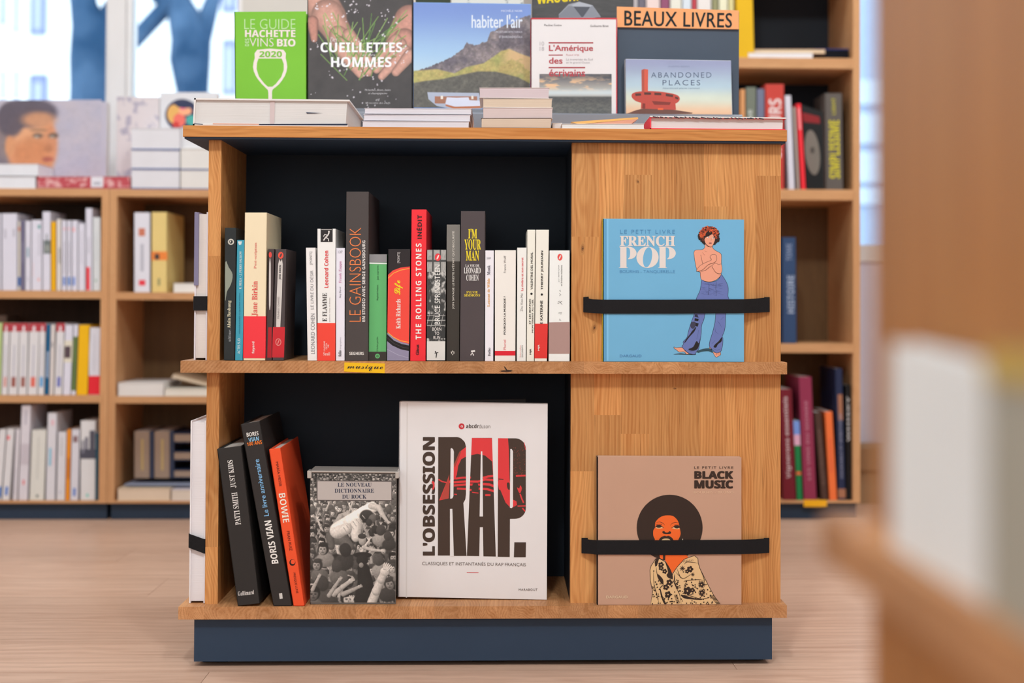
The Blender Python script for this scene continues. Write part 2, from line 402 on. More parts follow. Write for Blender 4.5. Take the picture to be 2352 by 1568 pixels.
# ------------------------------------------------------------------ outside
gr = struct(box('ground', -60, 60, YW+.16, 80, -.2, -.02, mat('#b9bcc2', .9, .1)))
_bk = []
def veiled_bark():  # blue reflection veil of the window glass painted into the bark colour
    if _bk: return _bk[0]
    m = mat('#3f5a76', .9, .1, bump=1, bs=30).copy(); m.name = 'veiled_bark'; nt = m.node_tree
    nz = [n for n in nt.nodes if n.type == 'TEX_NOISE'][0]; mx = [n for n in nt.nodes if n.type == 'MIX'][0]
    nz.inputs['Scale'].default_value = 3.2; nz.inputs['Detail'].default_value = 4
    cr = N(nt, 'ShaderNodeValToRGB'); cr.color_ramp.elements[0].position = .38; cr.color_ramp.elements[1].position = .62
    nt.links.new(nz.outputs['Fac'], cr.inputs[0]); nt.links.new(cr.outputs[0], mx.inputs[0])
    mx.inputs[6].default_value = (*lin('#21405e'), 1); mx.inputs[7].default_value = (*lin('#48617e'), 1); _bk.append(m); return m
def limb(bm, pts):
    """tapering tube through (x,y,z,r)"""
    rings = []
    for i, p in enumerate(pts):
        a = Vector(pts[max(0, i-1)][:3]); b = Vector(pts[min(len(pts)-1, i+1)][:3]); d = (b-a).normalized()
        u = d.cross(Vector((0, 1, 0))).normalized(); v = d.cross(u)
        rings.append([bm.verts.new(Vector(p[:3])+(u*math.cos(k*math.pi/6)+v*math.sin(k*math.pi/6))*p[3]*(1+.06*math.sin(k*2.3+i))) for k in range(12)])
    for i in range(len(rings)-1):
        for k in range(12): bm.faces.new((rings[i][k], rings[i][(k+1) % 12], rings[i+1][(k+1) % 12], rings[i+1][k]))
TY = 6.0; pm = FPX/(TY-CAM[1])
def tree(label, limbs):
    p0 = limbs[0][0]; base = at(p0[0], 230, TY); t = thing('tree', label, 'tree', (base[0], TY, -.02), None)
    for i, lb in enumerate(limbs):
        bm = bmesh.new(); pts = []
        for x, y, wd in smoothp(lb): q = at(x, y, TY); pts.append((q[0], TY, q[2], wd/2/pm))
        if i == 0: pts.insert(0, (pts[0][0], TY, -.02, pts[0][3]*1.5))
        limb(bm, pts); me = bpy.data.meshes.new('trunk' if i == 0 else 'branch'); bm.to_mesh(me); bm.free(); me.materials.append(veiled_bark())
        for p in me.polygons: p.use_smooth = True
        link('trunk' if i == 0 else 'branch', me, t)
def smoothp(lb): return lb
tree('tree trunk outside the left window pane, between facade and window post',
     [[(205, 300, 90), (206, 200, 86), (205, 130, 90), (207, 60, 84), (192, 5, 60), (188, -120, 60), (195, -500, 46)], [(218, 70, 50), (246, 30, 36), (272, -20, 30), (300, -150, 26), (340, -500, 20)], [(180, 0, 40), (140, -160, 30), (90, -500, 20)]])
TY = 7.6; pm = FPX/(TY-CAM[1])
tree('forked tree trunk outside the second window pane, behind the toile pattern book',
     [[(446, 300, 74), (443, 207, 74), (437, 135, 96), (438, 90, 94), (424, 40, 76), (412, 0, 52), (395, -200, 48), (380, -500, 36)], [(455, 90, 60), (474, 45, 44), (492, -10, 34), (540, -300, 28)],
      [(428, -25, 44), (388, 8, 40), (340, 60, 38), (298, 106, 38), (250, 160, 36)], [(365, 10, 40), (390, -60, 34), (420, -200, 28)]])
bd = thing('street_building', 'sunlit white facade across the street, seen through the left window', 'building', (at(60, 300, 60)[0], 60, 0))
x0, x1 = at(-500, 100, 60)[0], at(1150, 100, 60)[0]
box('facade', x0, x1, 60, 70, -.2, 30, mat('#e9e9ea', .9), bd)
for (a, b, c, d) in ((70, -70, 108, 82), (68, 170, 110, 330), (2, -60, 12, 60), (34, -50, 42, 78), (3, 160, 11, 230), (34, 160, 42, 230), (-90, -70, -55, 82), (-90, 170, -55, 330), (510, -60, 545, 30), (510, 90, 545, 220)):
    p, q = at(a, b, 60), at(c, d, 60)
    f = box('window', p[0], q[0], 59.9, 60.02, q[2], p[2], mat('#6f7796', .8), bd)
    box('pane', p[0]+(q[0]-p[0])*.28, q[0]-(q[0]-p[0])*.28, 59.85, 59.92, q[2]+.2, p[2]-.35, mat('#a3a9c2', .8), f)

b2 = thing('street_building', 'pale blue wall outside, seen between the tall bookcase and the near unit', 'building', (at(2000, 400, 9)[0], 9.3, -.02))
x0, x1 = at(1900, 400, 9)[0]-.5, at(2300, 400, 9)[0]+2
box('facade', x0, x1, 9, 9.6, -.02, 5, mat('#93a4bd', .9), b2)
for k, (ya, yb_) in enumerate(((185, 240), (262, 330), (350, 420), (432, 470))): box('window', at(1975, ya, 9)[0]-.1, at(2040, ya, 9)[0], 8.97, 9.0, at(2000, yb_, 9)[2], at(2000, ya, 9)[2], mat('#b3c3d6', .8), b2)
# ------------------------------------------------------------------ main display unit and its twin in the foreground
ZT1, ZT0, ZM1, ZM0, ZB1, ZB0 = .8538, .8360, .48228, .46344, .09638, .07672
DEP = .50; Y0 = .0214
def staves(name, parent, T, x0, x1, y0, y1, z0, z1, axis, wd, m, seed, first=None, lmin=.18, lmax=.5, along=None, pname='stave'):
    """glued strips: run along `axis`, laid side by side across the other wide direction (`along`)"""
    rn = random.Random(seed); A = {'x': (x0, x1), 'y': (y0, y1), 'z': (z0, z1)}; g = .00001
    c0, c1 = A[along]; a0, a1 = A[axis]; n = max(1, round((c1-c0)/wd)); e = [c0+(c1-c0)*i/n for i in range(n+1)]
    for i in range(1, n): e[i] += rn.uniform(-.12, .12)*wd
    for i in range(n):
        cuts = [a0]; p = a0+(first[i % len(first)] if first else rn.uniform(lmin*.3, lmax))
        while p < a1-.05: cuts.append(p); p += rn.uniform(lmin, lmax)
        cuts.append(a1)
        for j in range(len(cuts)-1):
            B = dict(A); B[along] = (e[i]+g, e[i+1]-g); B[axis] = (cuts[j]+(g if j else 0), cuts[j+1]-(g if j < len(cuts)-2 else 0))
            me = boxes_mesh(pname, [(cor(*B['x'], *B['y'], *B['z']), 0)], [m])
            if T is not None: me.transform(T)
            link(pname, me, parent)
def unit(label, T, mirror=False, pm_=None):
    pm_ = pm_ or OAK['z']
    fx = (lambda x: .96-x) if mirror else (lambda x: x)
    def bxm(name, x0, x1, y0, y1, z0, z1, m, parent, bevel=0):
        a, b = sorted((fx(x0), fx(x1))); me = boxes_mesh(name, [(cor(a, b, y0, y1, z0, z1), 0)], [m])
        if T is not None: me.transform(T)
        return link(name, me, parent, bevel)
    org = Vector((.48, .25, 0)); org = T @ org if T is not None else org
    R = thing('display_unit', label, 'display unit', org)
    def holder(n, c):
        h = bpy.data.objects.new(n, None); COL.objects.link(h); h.parent = R; h.location = (0, 0, 0); return h
    sx = lambda a, b: tuple(sorted((fx(a), fx(b))))
    tb = holder('top_board', 0); a, b = sx(0, .96)
    staves('top', tb, T, a, b, 0, DEP, ZT0, ZT1, 'x', .07, OAKTOP, 5, first=[2, .5, .4], along='y')
    bxm('under_panel', .002, .958, .003, DEP-.003, ZT0-.003, ZT0, NAVY, R)
    for z0, z1, sd, nm in ((ZM0, ZM1, 11, 'shelf_board'), (ZB0, ZB1, 12, 'bottom_board')):
        h = holder(nm, 0); a, b = sx(-.0005, .9605)
        staves(nm, h, T, a, b, 0, DEP, z0, z1, 'y', .0405, OAKEND, sd, first=[2], along='x')
    lv = ((ZB1, ZM0), (ZM1, ZT0-.003))
    for k, (z0, z1) in enumerate(lv):
        h = holder('side_panel', 0); a, b = sx(.0365, .0565)
        staves('side', h, T, a, b, Y0, DEP-Y0, z0, z1, 'z', .0455, OAK['z'], 20+k, first=[.166, .3, .12, .25] if k else [.09, .28, .14], along='y')
        h = holder('face_panel', 0); a, b = sx(.6165, .9545)
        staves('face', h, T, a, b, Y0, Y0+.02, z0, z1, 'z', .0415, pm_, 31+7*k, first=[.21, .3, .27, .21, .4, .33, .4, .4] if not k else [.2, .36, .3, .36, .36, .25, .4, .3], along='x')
        h = holder('face_panel', 0)
        staves('face', h, T, a, b, DEP-Y0-.02, DEP-Y0, z0, z1, 'z', .0415, OAK['z'], 51+k, along='x')
        bxm('end_panel', .9345, .9545, Y0+.02, DEP-Y0-.02, z0, z1, OAK['z'], R)
        bxm('partition', .6165, .6345, Y0+.02, DEP-Y0-.02, z0, z1, NAVYSHADE, R)
        bxm('back_panel', .0565, .6165, .2438, .2618, z0, z1, NAVYSHADE, R)
    bxm('plinth', .022, .939, .012, DEP-.012, .008, ZB0, NAVY, R)
    for px in (.05, .48, .91):
        for py in (.06, .44): bxm('foot', px-.02, px+.02, py-.02, py+.02, 0, .008, BLACK, R)
    return R
MU = unit('oak and navy display unit with music books, in the middle of the shop', None)
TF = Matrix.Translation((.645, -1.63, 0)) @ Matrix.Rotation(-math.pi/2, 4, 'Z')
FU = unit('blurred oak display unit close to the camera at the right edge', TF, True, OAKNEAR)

def strap(parent, pts, name='elastic_strap', th=.0012):
    """ribbon through (x, y, z_low, z_high)"""
    vs, fs = [], []
    for i, p in enumerate(pts):
        a = pts[max(0, i-1)]; b = pts[min(len(pts)-1, i+1)]; dx, dy = b[0]-a[0], b[1]-a[1]; l = math.hypot(dx, dy) or 1; nx, ny = dy/l*th, -dx/l*th
        vs += [(p[0], p[1], p[2]), (p[0], p[1], p[3]), (p[0]+nx, p[1]+ny, p[3]), (p[0]+nx, p[1]+ny, p[2])]
    for i in range(len(pts)-1):
        k = 4*i
        for a, b in ((0, 1), (1, 2), (2, 3), (3, 0)): fs.append([k+a, k+b, k+4+b, k+4+a])
    fs += [[0, 1, 2, 3], [4*len(pts)-4+i for i in (3, 2, 1, 0)]]
    me = bpy.data.meshes.new(name); me.from_pydata(vs, [], fs); me.materials.append(BLACK); fixn(me); return link(name, me, parent)
def sp(px, yt, yb, Y): a, b = at(px, yt, Y), at(px, yb, Y); return (a[0], Y, b[2], a[2])
YB = .0045  # front cover plane of the strapped books
strap(MU, [sp(1352, 681, 714, Y0-.0028), sp(1340, 682, 716, Y0-.0014), sp(1341, 683, 717, Y0-.004), sp(1362, 687, 719, Y0-.010), sp(1384, 688, 720, YB-.001), sp(1540, 688, 720, YB-.0012), sp(1709, 687, 719, YB-.001), sp(1740, 685, 718, Y0-.009), sp(1767, 682, 716, Y0-.004), sp(1768, 682, 716, Y0-.0012), sp(1756, 682, 717, Y0-.0026)])
strap(MU, [sp(1350, 1235, 1268, Y0-.0028), sp(1336, 1235, 1269, Y0-.0014), sp(1337, 1236, 1270, Y0-.004), sp(1355, 1239, 1271, Y0-.010), sp(1371, 1240, 1273, YB-.001), sp(1540, 1240, 1273, YB-.0012), sp(1703, 1239, 1272, YB-.001), sp(1735, 1238, 1271, Y0-.009), sp(1766, 1235, 1269, Y0-.004), sp(1767, 1235, 1269, Y0-.0012), sp(1755, 1235, 1269, Y0-.0026)])

kp = VP(Y0)
def knot(cx, cy, rx, ry, rot, plane=kp, nm='knot'):
    Ls = [('#b98049', smooth(ell(cx, cy, rx*1.7, ry*2.1, 9, rot))), ('#ab7341', smooth(ell(cx, cy, rx*1.1, ry*1.4, 9, rot))), ('#8a5a32', ell(cx, cy, rx*.7, ry*.8, 12, rot)), ('#3c2312', ell(cx+rx*.2, cy+ry*.1, rx*.3, ry*.25, 8, rot))]
    link(nm, polymesh(nm, Ls, plane.hit, plane.n, .0001, .00002), MU)
knot(1465, 417, 3.2, 4, -20); knot(1338, 570, 4, 8, 5); knot(1365, 752, 4, 7, 15); knot(1550, 892, 5, 2, 0)
link('crack', polymesh('crack', [('#2a1a12', [(1149, 851), (1156, 850), (1162, 850), (1159, 845), (1157, 840), (1161, 843), (1165, 849), (1172, 849.5), (1179, 851), (1172, 853), (1162, 852), (1155, 854)]), ('#4a2c18', [(1146, 853.5), (1160, 851), (1178, 853), (1164, 854.5)])], VP(0).hit, VP(0).n, .0001), MU)

# ------------------------------------------------------------------ far bookcases
YC = 1.52
def zc(py, x=300): return at(x, py, YC)[2]
def xc(px, y=700): return at(px, y, YC)[0]
def bookcase(label, x0, x1, zt, boards, backm, dep=.3):
    r = thing('bookcase', label, 'bookcase', ((x0+x1)/2, YC+dep/2, 0)); t = .0195
    zb = .045
    box('side_panel', x0, x0+t, YC, YC+dep, zb, zt, FAROAK['z'], r); box('side_panel', x1-t, x1, YC, YC+dep, zb, zt, FAROAK['z'], r)
    box('top_board', x0+t, x1-t, YC, YC+dep, zt-.0195, zt, FAROAK['x'], r)
    for a, b in boards: box('shelf_board', x0+t, x1-t, YC+.001, YC+dep-.01, a, b, FAROAK['x'], r)
    box('bottom_board', x0+t, x1-t, YC, YC+dep-.01, zb, zc(1150), FAROAK['x'], r)
    box('back_panel', x0+t, x1-t, YC+dep-.008, YC+dep, zb, zt-.0195, backm, r)
    box('plinth', x0+.005, x1-.005, YC+.025, YC+dep-.01, 0, zb, NAVY, r)
    return r
ZA = zc(434)
bookcase('low oak bookcase full of white paperbacks, left edge under the window', -1.25, xc(248.5), ZA, [(zc(686), zc(668)), (zc(925), zc(908))], BACKD)
bookcase('low half empty oak bookcase just left of the display unit', xc(249.5), xc(249.5)+.62, ZA, [(zc(688), zc(671)), (zc(926), zc(910))], BACKW)
BC = bookcase('tall oak bookcase behind the right side of the display unit', xc(1976)-.86, xc(1976), 2.1, [(zc(810, 1880), zc(789, 1880)), (zc(459, 1880), zc(435, 1880)), (zc(157, 1880), zc(133, 1880)), (1.5, 1.52), (1.8, 1.82)], BACKW)
box('back_panel', xc(1976)-.84, xc(1976)-.0195, YC+.286, YC+.2915, zc(435, 1880), 2.08, mat('#1c1f27', .6), BC)
link('yellow_label', boxes_mesh('yellow_label', [([at(1846, 1163, YC)+np.array([0, -.001, 0]), at(1899, 1164, YC)+np.array([0, -.001, 0]), at(1899, 1164, YC), at(1846, 1163, YC), at(1846, 1147, YC)+np.array([0, -.001, 0]), at(1899, 1148, YC)+np.array([0, -.001, 0]), at(1899, 1148, YC), at(1846, 1147, YC)], 0)], [mat('#eda91a')]), BC)

def far(label, x0, x1, top, bot, col, zs, lean=0, d=.13, dy=.012, marks=(), group=None, shell='flr', page='#cfc6c2', txt=None, spinecol=None):
    """spine-out book on a far shelf: bottom x0..x1, its top shifted by lean pixels"""
    b = Book(label, [(x0+lean, top), (x1+lean, top), (x1, bot), (x0, bot)], VP(YC+dy), d, col, shell=shell, zs=zs, group=group, page=page, bevel=0, t=.001, spinecol=spinecol)
    if marks:
        Ls = []
        for (u0, v0, u1, v1, c) in marks:   # fractions across / from top
            def p(u, v): s_ = lean*(1-v); return (x0+s_+(x1-x0)*u, top+(bot-top)*v)
            b.art([(c, [p(u0, v0), p(u1, v0), p(u1, v1), p(u0, v1)])], name='spine_print', off=.00022+.00003*len(Ls)); Ls.append(1)
    if txt:
        for (s_, u0, v0, u1, v1, c, r_) in txt:
            def p(u, v): k_ = lean*(1-v); return (x0+k_+(x1-x0)*u, top+(bot-top)*v)
            b.text(s_, [p(u0, v0), p(u1, v0), p(u1, v1), p(u0, v1)], c, r_, 'bold')
    return b
W1, W2, W3 = '#d6d2e0', '#d8d3d6', '#d9d6d0'
z1, z2, z3 = zc(668), zc(908), zc(1150)
GA, GB, GC = 'paperbacks on the top shelf of the left bookcase', 'paperbacks on the middle shelf of the left bookcase', 'paperbacks on the bottom shelf of the left bookcase'
gl = '#b9b5c2'
def T_(c='#a9a5b4', a=.3, b=.75): return (.42, a, .58, b, c)
far('wide white paperback at the left edge, top shelf of left bookcase', -12, 3, 490, 668, W1, z1, group=GA)
far('thick white paperback beside the purple grey spine, top shelf', 4, 40, 490, 668, W1, z1, group=GA, marks=[(.15, .2, .3, .32, gl), (.7, .2, .85, .3, gl)])
far('cream spine with a blue block at its foot, left top shelf', 40.5, 47.5, 508, 668, '#d8cfc9', z1, group=GA, marks=[(.1, .8, .9, .93, '#5d79b4'), (.2, .08, .8, .14, '#d99a8a')])
far('purple grey thin paperback on the left top shelf', 48, 57, 506, 668, '#77718d', z1, group=GA, marks=[(.35, .3, .6, .6, '#9c96b0')])
far('tall dark blue book standing deep behind the purple grey spine', 44, 52, 489, 668, '#24476b', z1, dy=.16, d=.1)
far('white paperback right of the purple grey spine, left top shelf', 57.5, 71.5, 507, 668, W1, z1, group=GA, marks=[(.35, .38, .6, .52, '#6b94a3'), (.4, .8, .55, .86, gl)])
far('white paperback with teal dot near its top, left top shelf', 72, 97, 505, 668, W1, z1, group=GA, marks=[(.62, .07, .82, .12, '#2a8f8d'), (.66, .18, .76, .5, gl), (.6, .82, .75, .86, '#e6a39b'), (.15, .6, .2, .8, '#e6c3c5')])
b = far('tall white paperback with a grey church photo on its spine', 97.5, 116.5, 486, 668, W1, z1, group=GA, marks=[(.15, .36, .95, .53, '#6c7474'), (.45, .28, .6, .4, '#6c7474'), (.3, .42, .9, .5, '#8f938f')])
far('bright yellow paperback on the left top shelf', 117, 129, 509, 668, '#e8ab10', z1, group=GA)
far('cream paperback right of the yellow one, left top shelf', 129.5, 141, 503, 668, '#d9d0cc', z1, group=GA, marks=[(.5, .4, .75, .62, '#8e8a88')])
far('white paperback with blue foot mark and pink dot, first of three', 141.5, 153, 506, 668, W1, z1, group=GA, marks=[(.3, .8, .75, .92, '#5f80c8'), (.4, .1, .7, .14, '#e8a8b0'), T_()])
far('white paperback with blue foot mark and pink dot, second of three', 153.5, 164, 506, 668, W1, z1, group=GA, marks=[(.25, .8, .75, .92, '#5a86cc'), (.3, .1, .6, .14, '#e8b0b8'), T_()])
far('white paperback with blue foot mark and pink dot, third of three', 164.5, 179, 506, 668, W1, z1, group=GA, marks=[(.2, .8, .55, .92, '#5f80cc'), (.2, .1, .5, .16, '#eda0a6')])
far('plain white paperback left of the tallest one, left top shelf', 179.5, 196, 513, 668, W1, z1, group=GA, marks=[(.4, .1, .55, .6, '#c0bcca')])
far('tallest white paperback with a red sticker at its foot, left top shelf', 196.5, 212.5, 478, 668, W1, z1, group=GA, marks=[(.1, .71, .62, .99, '#e02f3c'), (.35, .35, .55, .55, gl)])
far('white paperback next to the bookcase side, left top shelf', 213, 231, 499, 664, '#d6d8dc', z1, group=GA, marks=[(.3, .86, .5, .9, '#8fae9f'), (.35, .2, .5, .6, '#cacdd2')])

def capped(label, x0, x1, fc, lean=5, fm=None):
    far(label, x0, x1, 742, 908, W2, z2, lean=lean, group=GB, marks=[(0, 0, 1, .115, '#b33b45'), (.35, .04, .6, .115, '#ddd3da'), (.3, .74, .75, .88, fc), T_(gl)])
far('lime green book at the left edge of the middle shelf', -9, 2, 741, 908, '#b8c98a', z2, lean=4, group=GB)
capped('red topped white paperback with salmon block, left middle shelf', 2.5, 18, '#cf9690')
capped('red topped white paperback with wide dark brown block', 18.5, 40.5, '#995a52')
capped('red topped cream paperback with narrow brown block', 41, 62, '#996058', 4)
capped('red topped white paperback with orange red block', 62.5, 86, '#d96a5c')
capped('red topped white paperback with sky blue block', 86.5, 101.5, '#3f93cc', 4)
far('dark blue paperback with pale title on the left middle shelf', 102, 112, 745, 908, '#1d5c86', z2, lean=5, group=GB, marks=[(.3, .38, .7, .75, '#a9b6d0')])
far('thin cream paperback right of the dark blue one', 112.5, 123.5, 745, 908, '#d4cac8', z2, lean=4, group=GB, marks=[(.3, .25, .6, .32, '#8b8890')])
capped('red topped white paperback with violet block', 124, 143, '#7275b5', 6)
far('white paperback with a dark photo on a sand ground, middle shelf', 143.5, 162.5, 746, 908, W1, z2, lean=6, group=GB, marks=[(0, .22, 1, .53, '#d9d0c0'), (.05, .3, .8, .47, '#54434b')])
far('white and olive green paperback left of the yellow one', 163, 174, 745, 908, W1, z2, lean=6, group=GB, marks=[(.02, .17, .98, .93, '#5d7040')])
far('bright yellow paperback on the left middle shelf', 175, 201.5, 746, 908, '#e9b00e', z2, lean=6, group=GB)
far('white paperback with red foot band beside the bookcase side', 203, 229, 752, 906, '#d4d0da', z2, lean=2, group=GB, marks=[(0, .72, 1, 1, '#de2432'), (.4, .1, .5, .65, '#c2bfca')])

far('white paperback leaning at the left edge, bottom shelf', -14, 3, 986, 1150, W2, z3, lean=12, group=GC, marks=[(.5, .8, .9, .95, '#5b7fc0')])
far('leaning white paperback with red flower mark and blue foot block', 4, 22, 985, 1150, W2, z3, lean=12, group=GC, marks=[(.1, .09, .45, .15, '#e67c82'), (.35, .8, .7, .92, '#4f79c4')])
far('pinkish white leaning paperback before the tallest one, bottom shelf', 28.5, 40, 985, 1150, '#d3cbd2', z3, lean=7.5, group=GC, marks=[(.35, .55, .5, .9, gl)])
far('tallest pinkish white paperback of the left bottom shelf', 41.5, 64, 931, 1150, '#d4ccd4', z3, lean=8, group=GC, marks=[(.4, .05, .55, .2, '#a8a2b0'), (.1, .4, .9, .62, '#c2b7c0'), (.4, .78, .6, .83, '#de7a80')])
far('wide ivory paperback on the left bottom shelf', 67, 101.5, 987, 1150, '#d6d2cc', z3, lean=6, group=GC, marks=[(.45, .1, .52, .7, '#bdb9b4'), (.45, .91, .6, .95, '#6f7472')])
far('tall white paperback with blue and pink title, bottom shelf', 104.5, 126.5, 948, 1150, '#d4cfd6', z3, lean=5, group=GC, marks=[(.25, .4, .5, .6, '#7fb6cf'), (.65, .42, .75, .6, '#e3b6c0'), (.4, .08, .7, .14, '#ddb0ba')])
far('white paperback left of the orange spine, bottom shelf', 129, 149.5, 992, 1150, '#d3ced4', z3, lean=4, group=GC, marks=[(.4, .08, .5, .35, '#a9a9ac'), (.35, .85, .5, .9, gl)])
far('slim orange paperback on the left bottom shelf', 150, 160, 986, 1148, '#f0902a', z3, lean=4, group=GC, marks=[(.35, .4, .75, .7, '#c06a28')])
far('white paperback with small church picture and blue foot block', 160.5, 180, 986, 1150, '#d2cdd6', z3, lean=4, group=GC, marks=[(.2, .09, .75, .18, '#86686c'), (.35, .82, .65, .93, '#4f74c0')])
b = far('white paperback with black and white spire photo, bottom shelf', 184, 219, 966, 1152, '#d8d4d6', z3, lean=1, group=GC, marks=[(.3, .2, .5, .46, '#6b6878'), (.6, .12, .95, .46, '#54525f'), (0, .35, 1, .47, '#4b4a58'), (.1, .24, .25, .4, '#7a7886'), (.4, .9, .55, .94, '#7cc7bd')])
far('dark teal paperback beside the bookcase side, bottom shelf', 218.6, 227, 994, 1148, '#1f4a5c', z3, lean=0, group=GC)
# deep books seen dimly behind
far('dim pale book standing deep above the red topped row', -8, 16, 724, 908, '#7b6a62', z2, dy=.15, d=.1)

# half empty bookcase
zm1_, zm2_, zm3_ = zc(671), zc(910), zc(1150)
far('white book with small red label on the half empty bookcase', 308, 345, 488, 668, '#d8d4de', zm1_, marks=[(.28, .2, .68, .3, '#c4735a'), (.4, .4, .6, .75, '#b4b1bd'), (.3, .86, .7, .93, '#df3a48')])
b = far('thick pale yellow book beside the white one, half empty bookcase', 348, 384, 487, 668, '#dcc07c', zm1_, d=.2, marks=[(0, .5, 1, .61, '#e4803a'), (.2, .53, .5, .6, '#3d3a38'), (.4, .84, .55, .93, '#8f8a60')])
def flat(label, quad, Y, d, cover, page, zs, shell='tbk', **kw): return Book(label, quad, VP(Y), d, cover, shell=shell, page=page, zs=zs, bevel=0, **kw)
flat('small white book lying flat beside the pale yellow one', Q(398, 650, 470, 668), YC+.02, .12, '#e2dedd', '#e0dbd8', zm1_)
flat('white book lying flat at the left of the middle shelf', Q(270, 879, 376, 908), YC+.01, .2, '#ddd7d6', '#d9d2d0', zm2_)
flat('cream book lying flat beside the white one, half hidden', Q(377, 893, 500, 909), YC+.01, .2, '#d9d2c6', '#ddd5cc', zm2_)
flat('beige book lying askew on the cream one', [(398, 858), (486, 882), (484, 889), (392, 867)], YC+.06, .14, '#b99a7e', '#c8b29c', None, group=None)
for i, (x, lab) in enumerate(((308, 'upright taupe boxed book with gilt title, nearer the bookcase side'), (354, 'upright taupe boxed book with gilt title, second from the bookcase side'))):
    b = far(lab, x, x+36, 990, 1110, '#9a8272', zm3_+.052, d=.16, dy=.06, marks=[(.45, .15, .6, .75, '#b89c68')]); b.band(0, 1, '#26304a', 'slipcase_edge', u0=1.0, u1=1.26, w1=1)
for i in range(3):
    flat('taupe book with navy edge lying in a stack, %s' % ('lowest', 'middle', 'topmost')[i], Q(399, 1078-i*42, 470, 1116-i*42), YC+.06, .16, '#26304a', '#a08878', zm3_+.052+i*.047, t=.003)
flat('pale navy striped folder under the upright taupe books', Q(285, 1112, 440, 1122), YC+.03, .24, '#8f93a8', '#c0bcc4', zm3_+.0355, t=.002)
flat('thick cream book lying flat at the bottom of the half empty bookcase', Q(269.5, 1122, 391, 1153), YC+.004, .26, '#dcc6ae', '#dcc4ae', zm3_)
flat('cream and lilac book lying flat right of the thick cream one', Q(393, 1124, 490, 1152), YC+.004, .26, '#d5cad2', '#dac9bb', zm3_)

# on top of the low bookcases
ZAT = ZA
pb = Book('large face-out art book with painted portrait of a boy', [(-14, 229), (246, 227), (243, 432), (-14, 434)], VP(YC+.13), .03, '#b7b0bf', shell='fkl', zs=ZAT)
def portrait(s, t):
    n1 = vnoise(s, t, 6, 3); n2 = vnoise(s, t, 22, 9)
    c = mixc(C3('#a9a6bb'), C3('#c0b4bd'), n1); c = mixc(c, C3('#9c97a6'), sst(n2, .55, .8)*.5)
    x, y = s*260, t*205
    def E(cx, cy, rx, ry, so=.12): return 1-sst(np.sqrt(((x-cx)/rx)**2+((y-cy)/ry)**2), 1-so, 1+so)
    c = mixc(c, C3('#6c6270'), E(28, 120, 34, 95, .25)*.85)
    c = mixc(c, C3('#8d7a78'), E(35, 80, 45, 60, .3)*.7)
    c = mixc(c, C3('#cd8a66'), E(92, 105, 62, 88)); c = mixc(c, C3('#dba27c'), E(80, 70, 42, 40, .4)*.8); c = mixc(c, C3('#c67c52'), E(90, 125, 42, 40, .4)*.7)
    c = mixc(c, C3('#59505d'), np.clip(E(85, 30, 68, 34, .15)+E(40, 45, 32, 40, .2), 0, 1)*.95)
    c = mixc(c, C3('#d09068'), E(38, 108, 12, 24, .2)*.9)
    c = mixc(c, C3('#d9986e'), E(108, 46, 40, 18, .4)*.8)
    for cx in (106, 144): c = mixc(c, C3('#6b564c'), E(cx, 83, 12, 6, .4)); c = mixc(c, C3('#b4a79b'), E(cx-3, 86, 5, 2.5, .4))
    c = mixc(c, C3('#8a6750'), E(108, 70, 20, 3, .5)*.8); c = mixc(c, C3('#a86a4a'), E(132, 112, 10, 10, .5)*.6)
    c = mixc(c, C3('#a95a4c'), E(130, 138, 14, 6, .4)); c = mixc(c, C3('#a5695a'), E(118, 178, 18, 24, .4)*.4)
    return c*(.94+.12*n2[..., None])
pb.paint([(-13, 230), (233, 229), (231, 431), (-13, 433)], 150, 110, portrait)
flat('white thick book lying flat at the far left window ledge, upper', Q(-20, 376, 88, 405), YC+.005, .118, '#dddade', '#dcdbe2', ZAT+.0335)
flat('white thick book lying flat at the far left window ledge, lower', Q(-20, 405, 82, 435), YC+.005, .118, '#dddade', '#dcdbe2', ZAT)
b = flat('red patterned book with price sticker lying on the left bookcase', Q(84, 405, 299, 431), YC+.006, .118, '#c98f92', '#b9535c', ZAT)
b.paint(Q(86, 407, 298, 430), 90, 12, lambda s, t: mixc(C3('#b5434d'), C3('#d7a3a3'), sst(vnoise(s, t, (26, 3), 5), .4, .7)), name='spine_print')
b.art([('#d9d5de', Q(209, 406, 237, 430)), ('#a9a7b4', Q(215, 418, 231, 424))], name='price_sticker', off=.0006)
tb_ = Book('pink toile patterned album standing against the window post', Q(268, 222, 366, 433), VP(YC+.14), .02, '#cfc2c6', shell='fkl', zs=ZAT)
tb_.paint(Q(269, 223, 365, 431), 60, 120, lambda s, t: mixc(C3('#cfc3c6'), C3('#9c94a8'), sst(vnoise(s, t, (6, 12), 8), .55, .68)*.8))
rb = Book('tall white book with round colourful picture, beside the toile album', Q(367, 212, 500, 433), VP(YC+.145), .03, '#d2ced2', shell='fkl', zs=ZAT)
rb.art([('#3f3f58', ell(418, 264, 39, 37)), ('#d9a25a', ell(400, 262, 16, 22)), ('#e0685c', ell(412, 276, 14, 16)), ('#e8a07a', ell(425, 255, 15, 10)), ('#e36a84', ell(420, 246, 8, 6)), ('#4a9c94', ell(440, 276, 13, 12)), ('#c53a34', ell(404, 286, 8, 7)), ('#2f3450', ell(425, 240, 22, 8))])
for i in range(3):
    b = flat('white boxed book with blue edge, left stack, %s' % ('lowest', 'middle', 'topmost')[i], Q(302, 387-i*46.5, 413, 431-i*46.5), YC+.01, .125, '#d9d6dc', '#d6d2d8', ZAT+i*.0519, shell='tlk', t=.002)
    b.band(0, .07, '#42548c', 'blue_edge', w1=1)
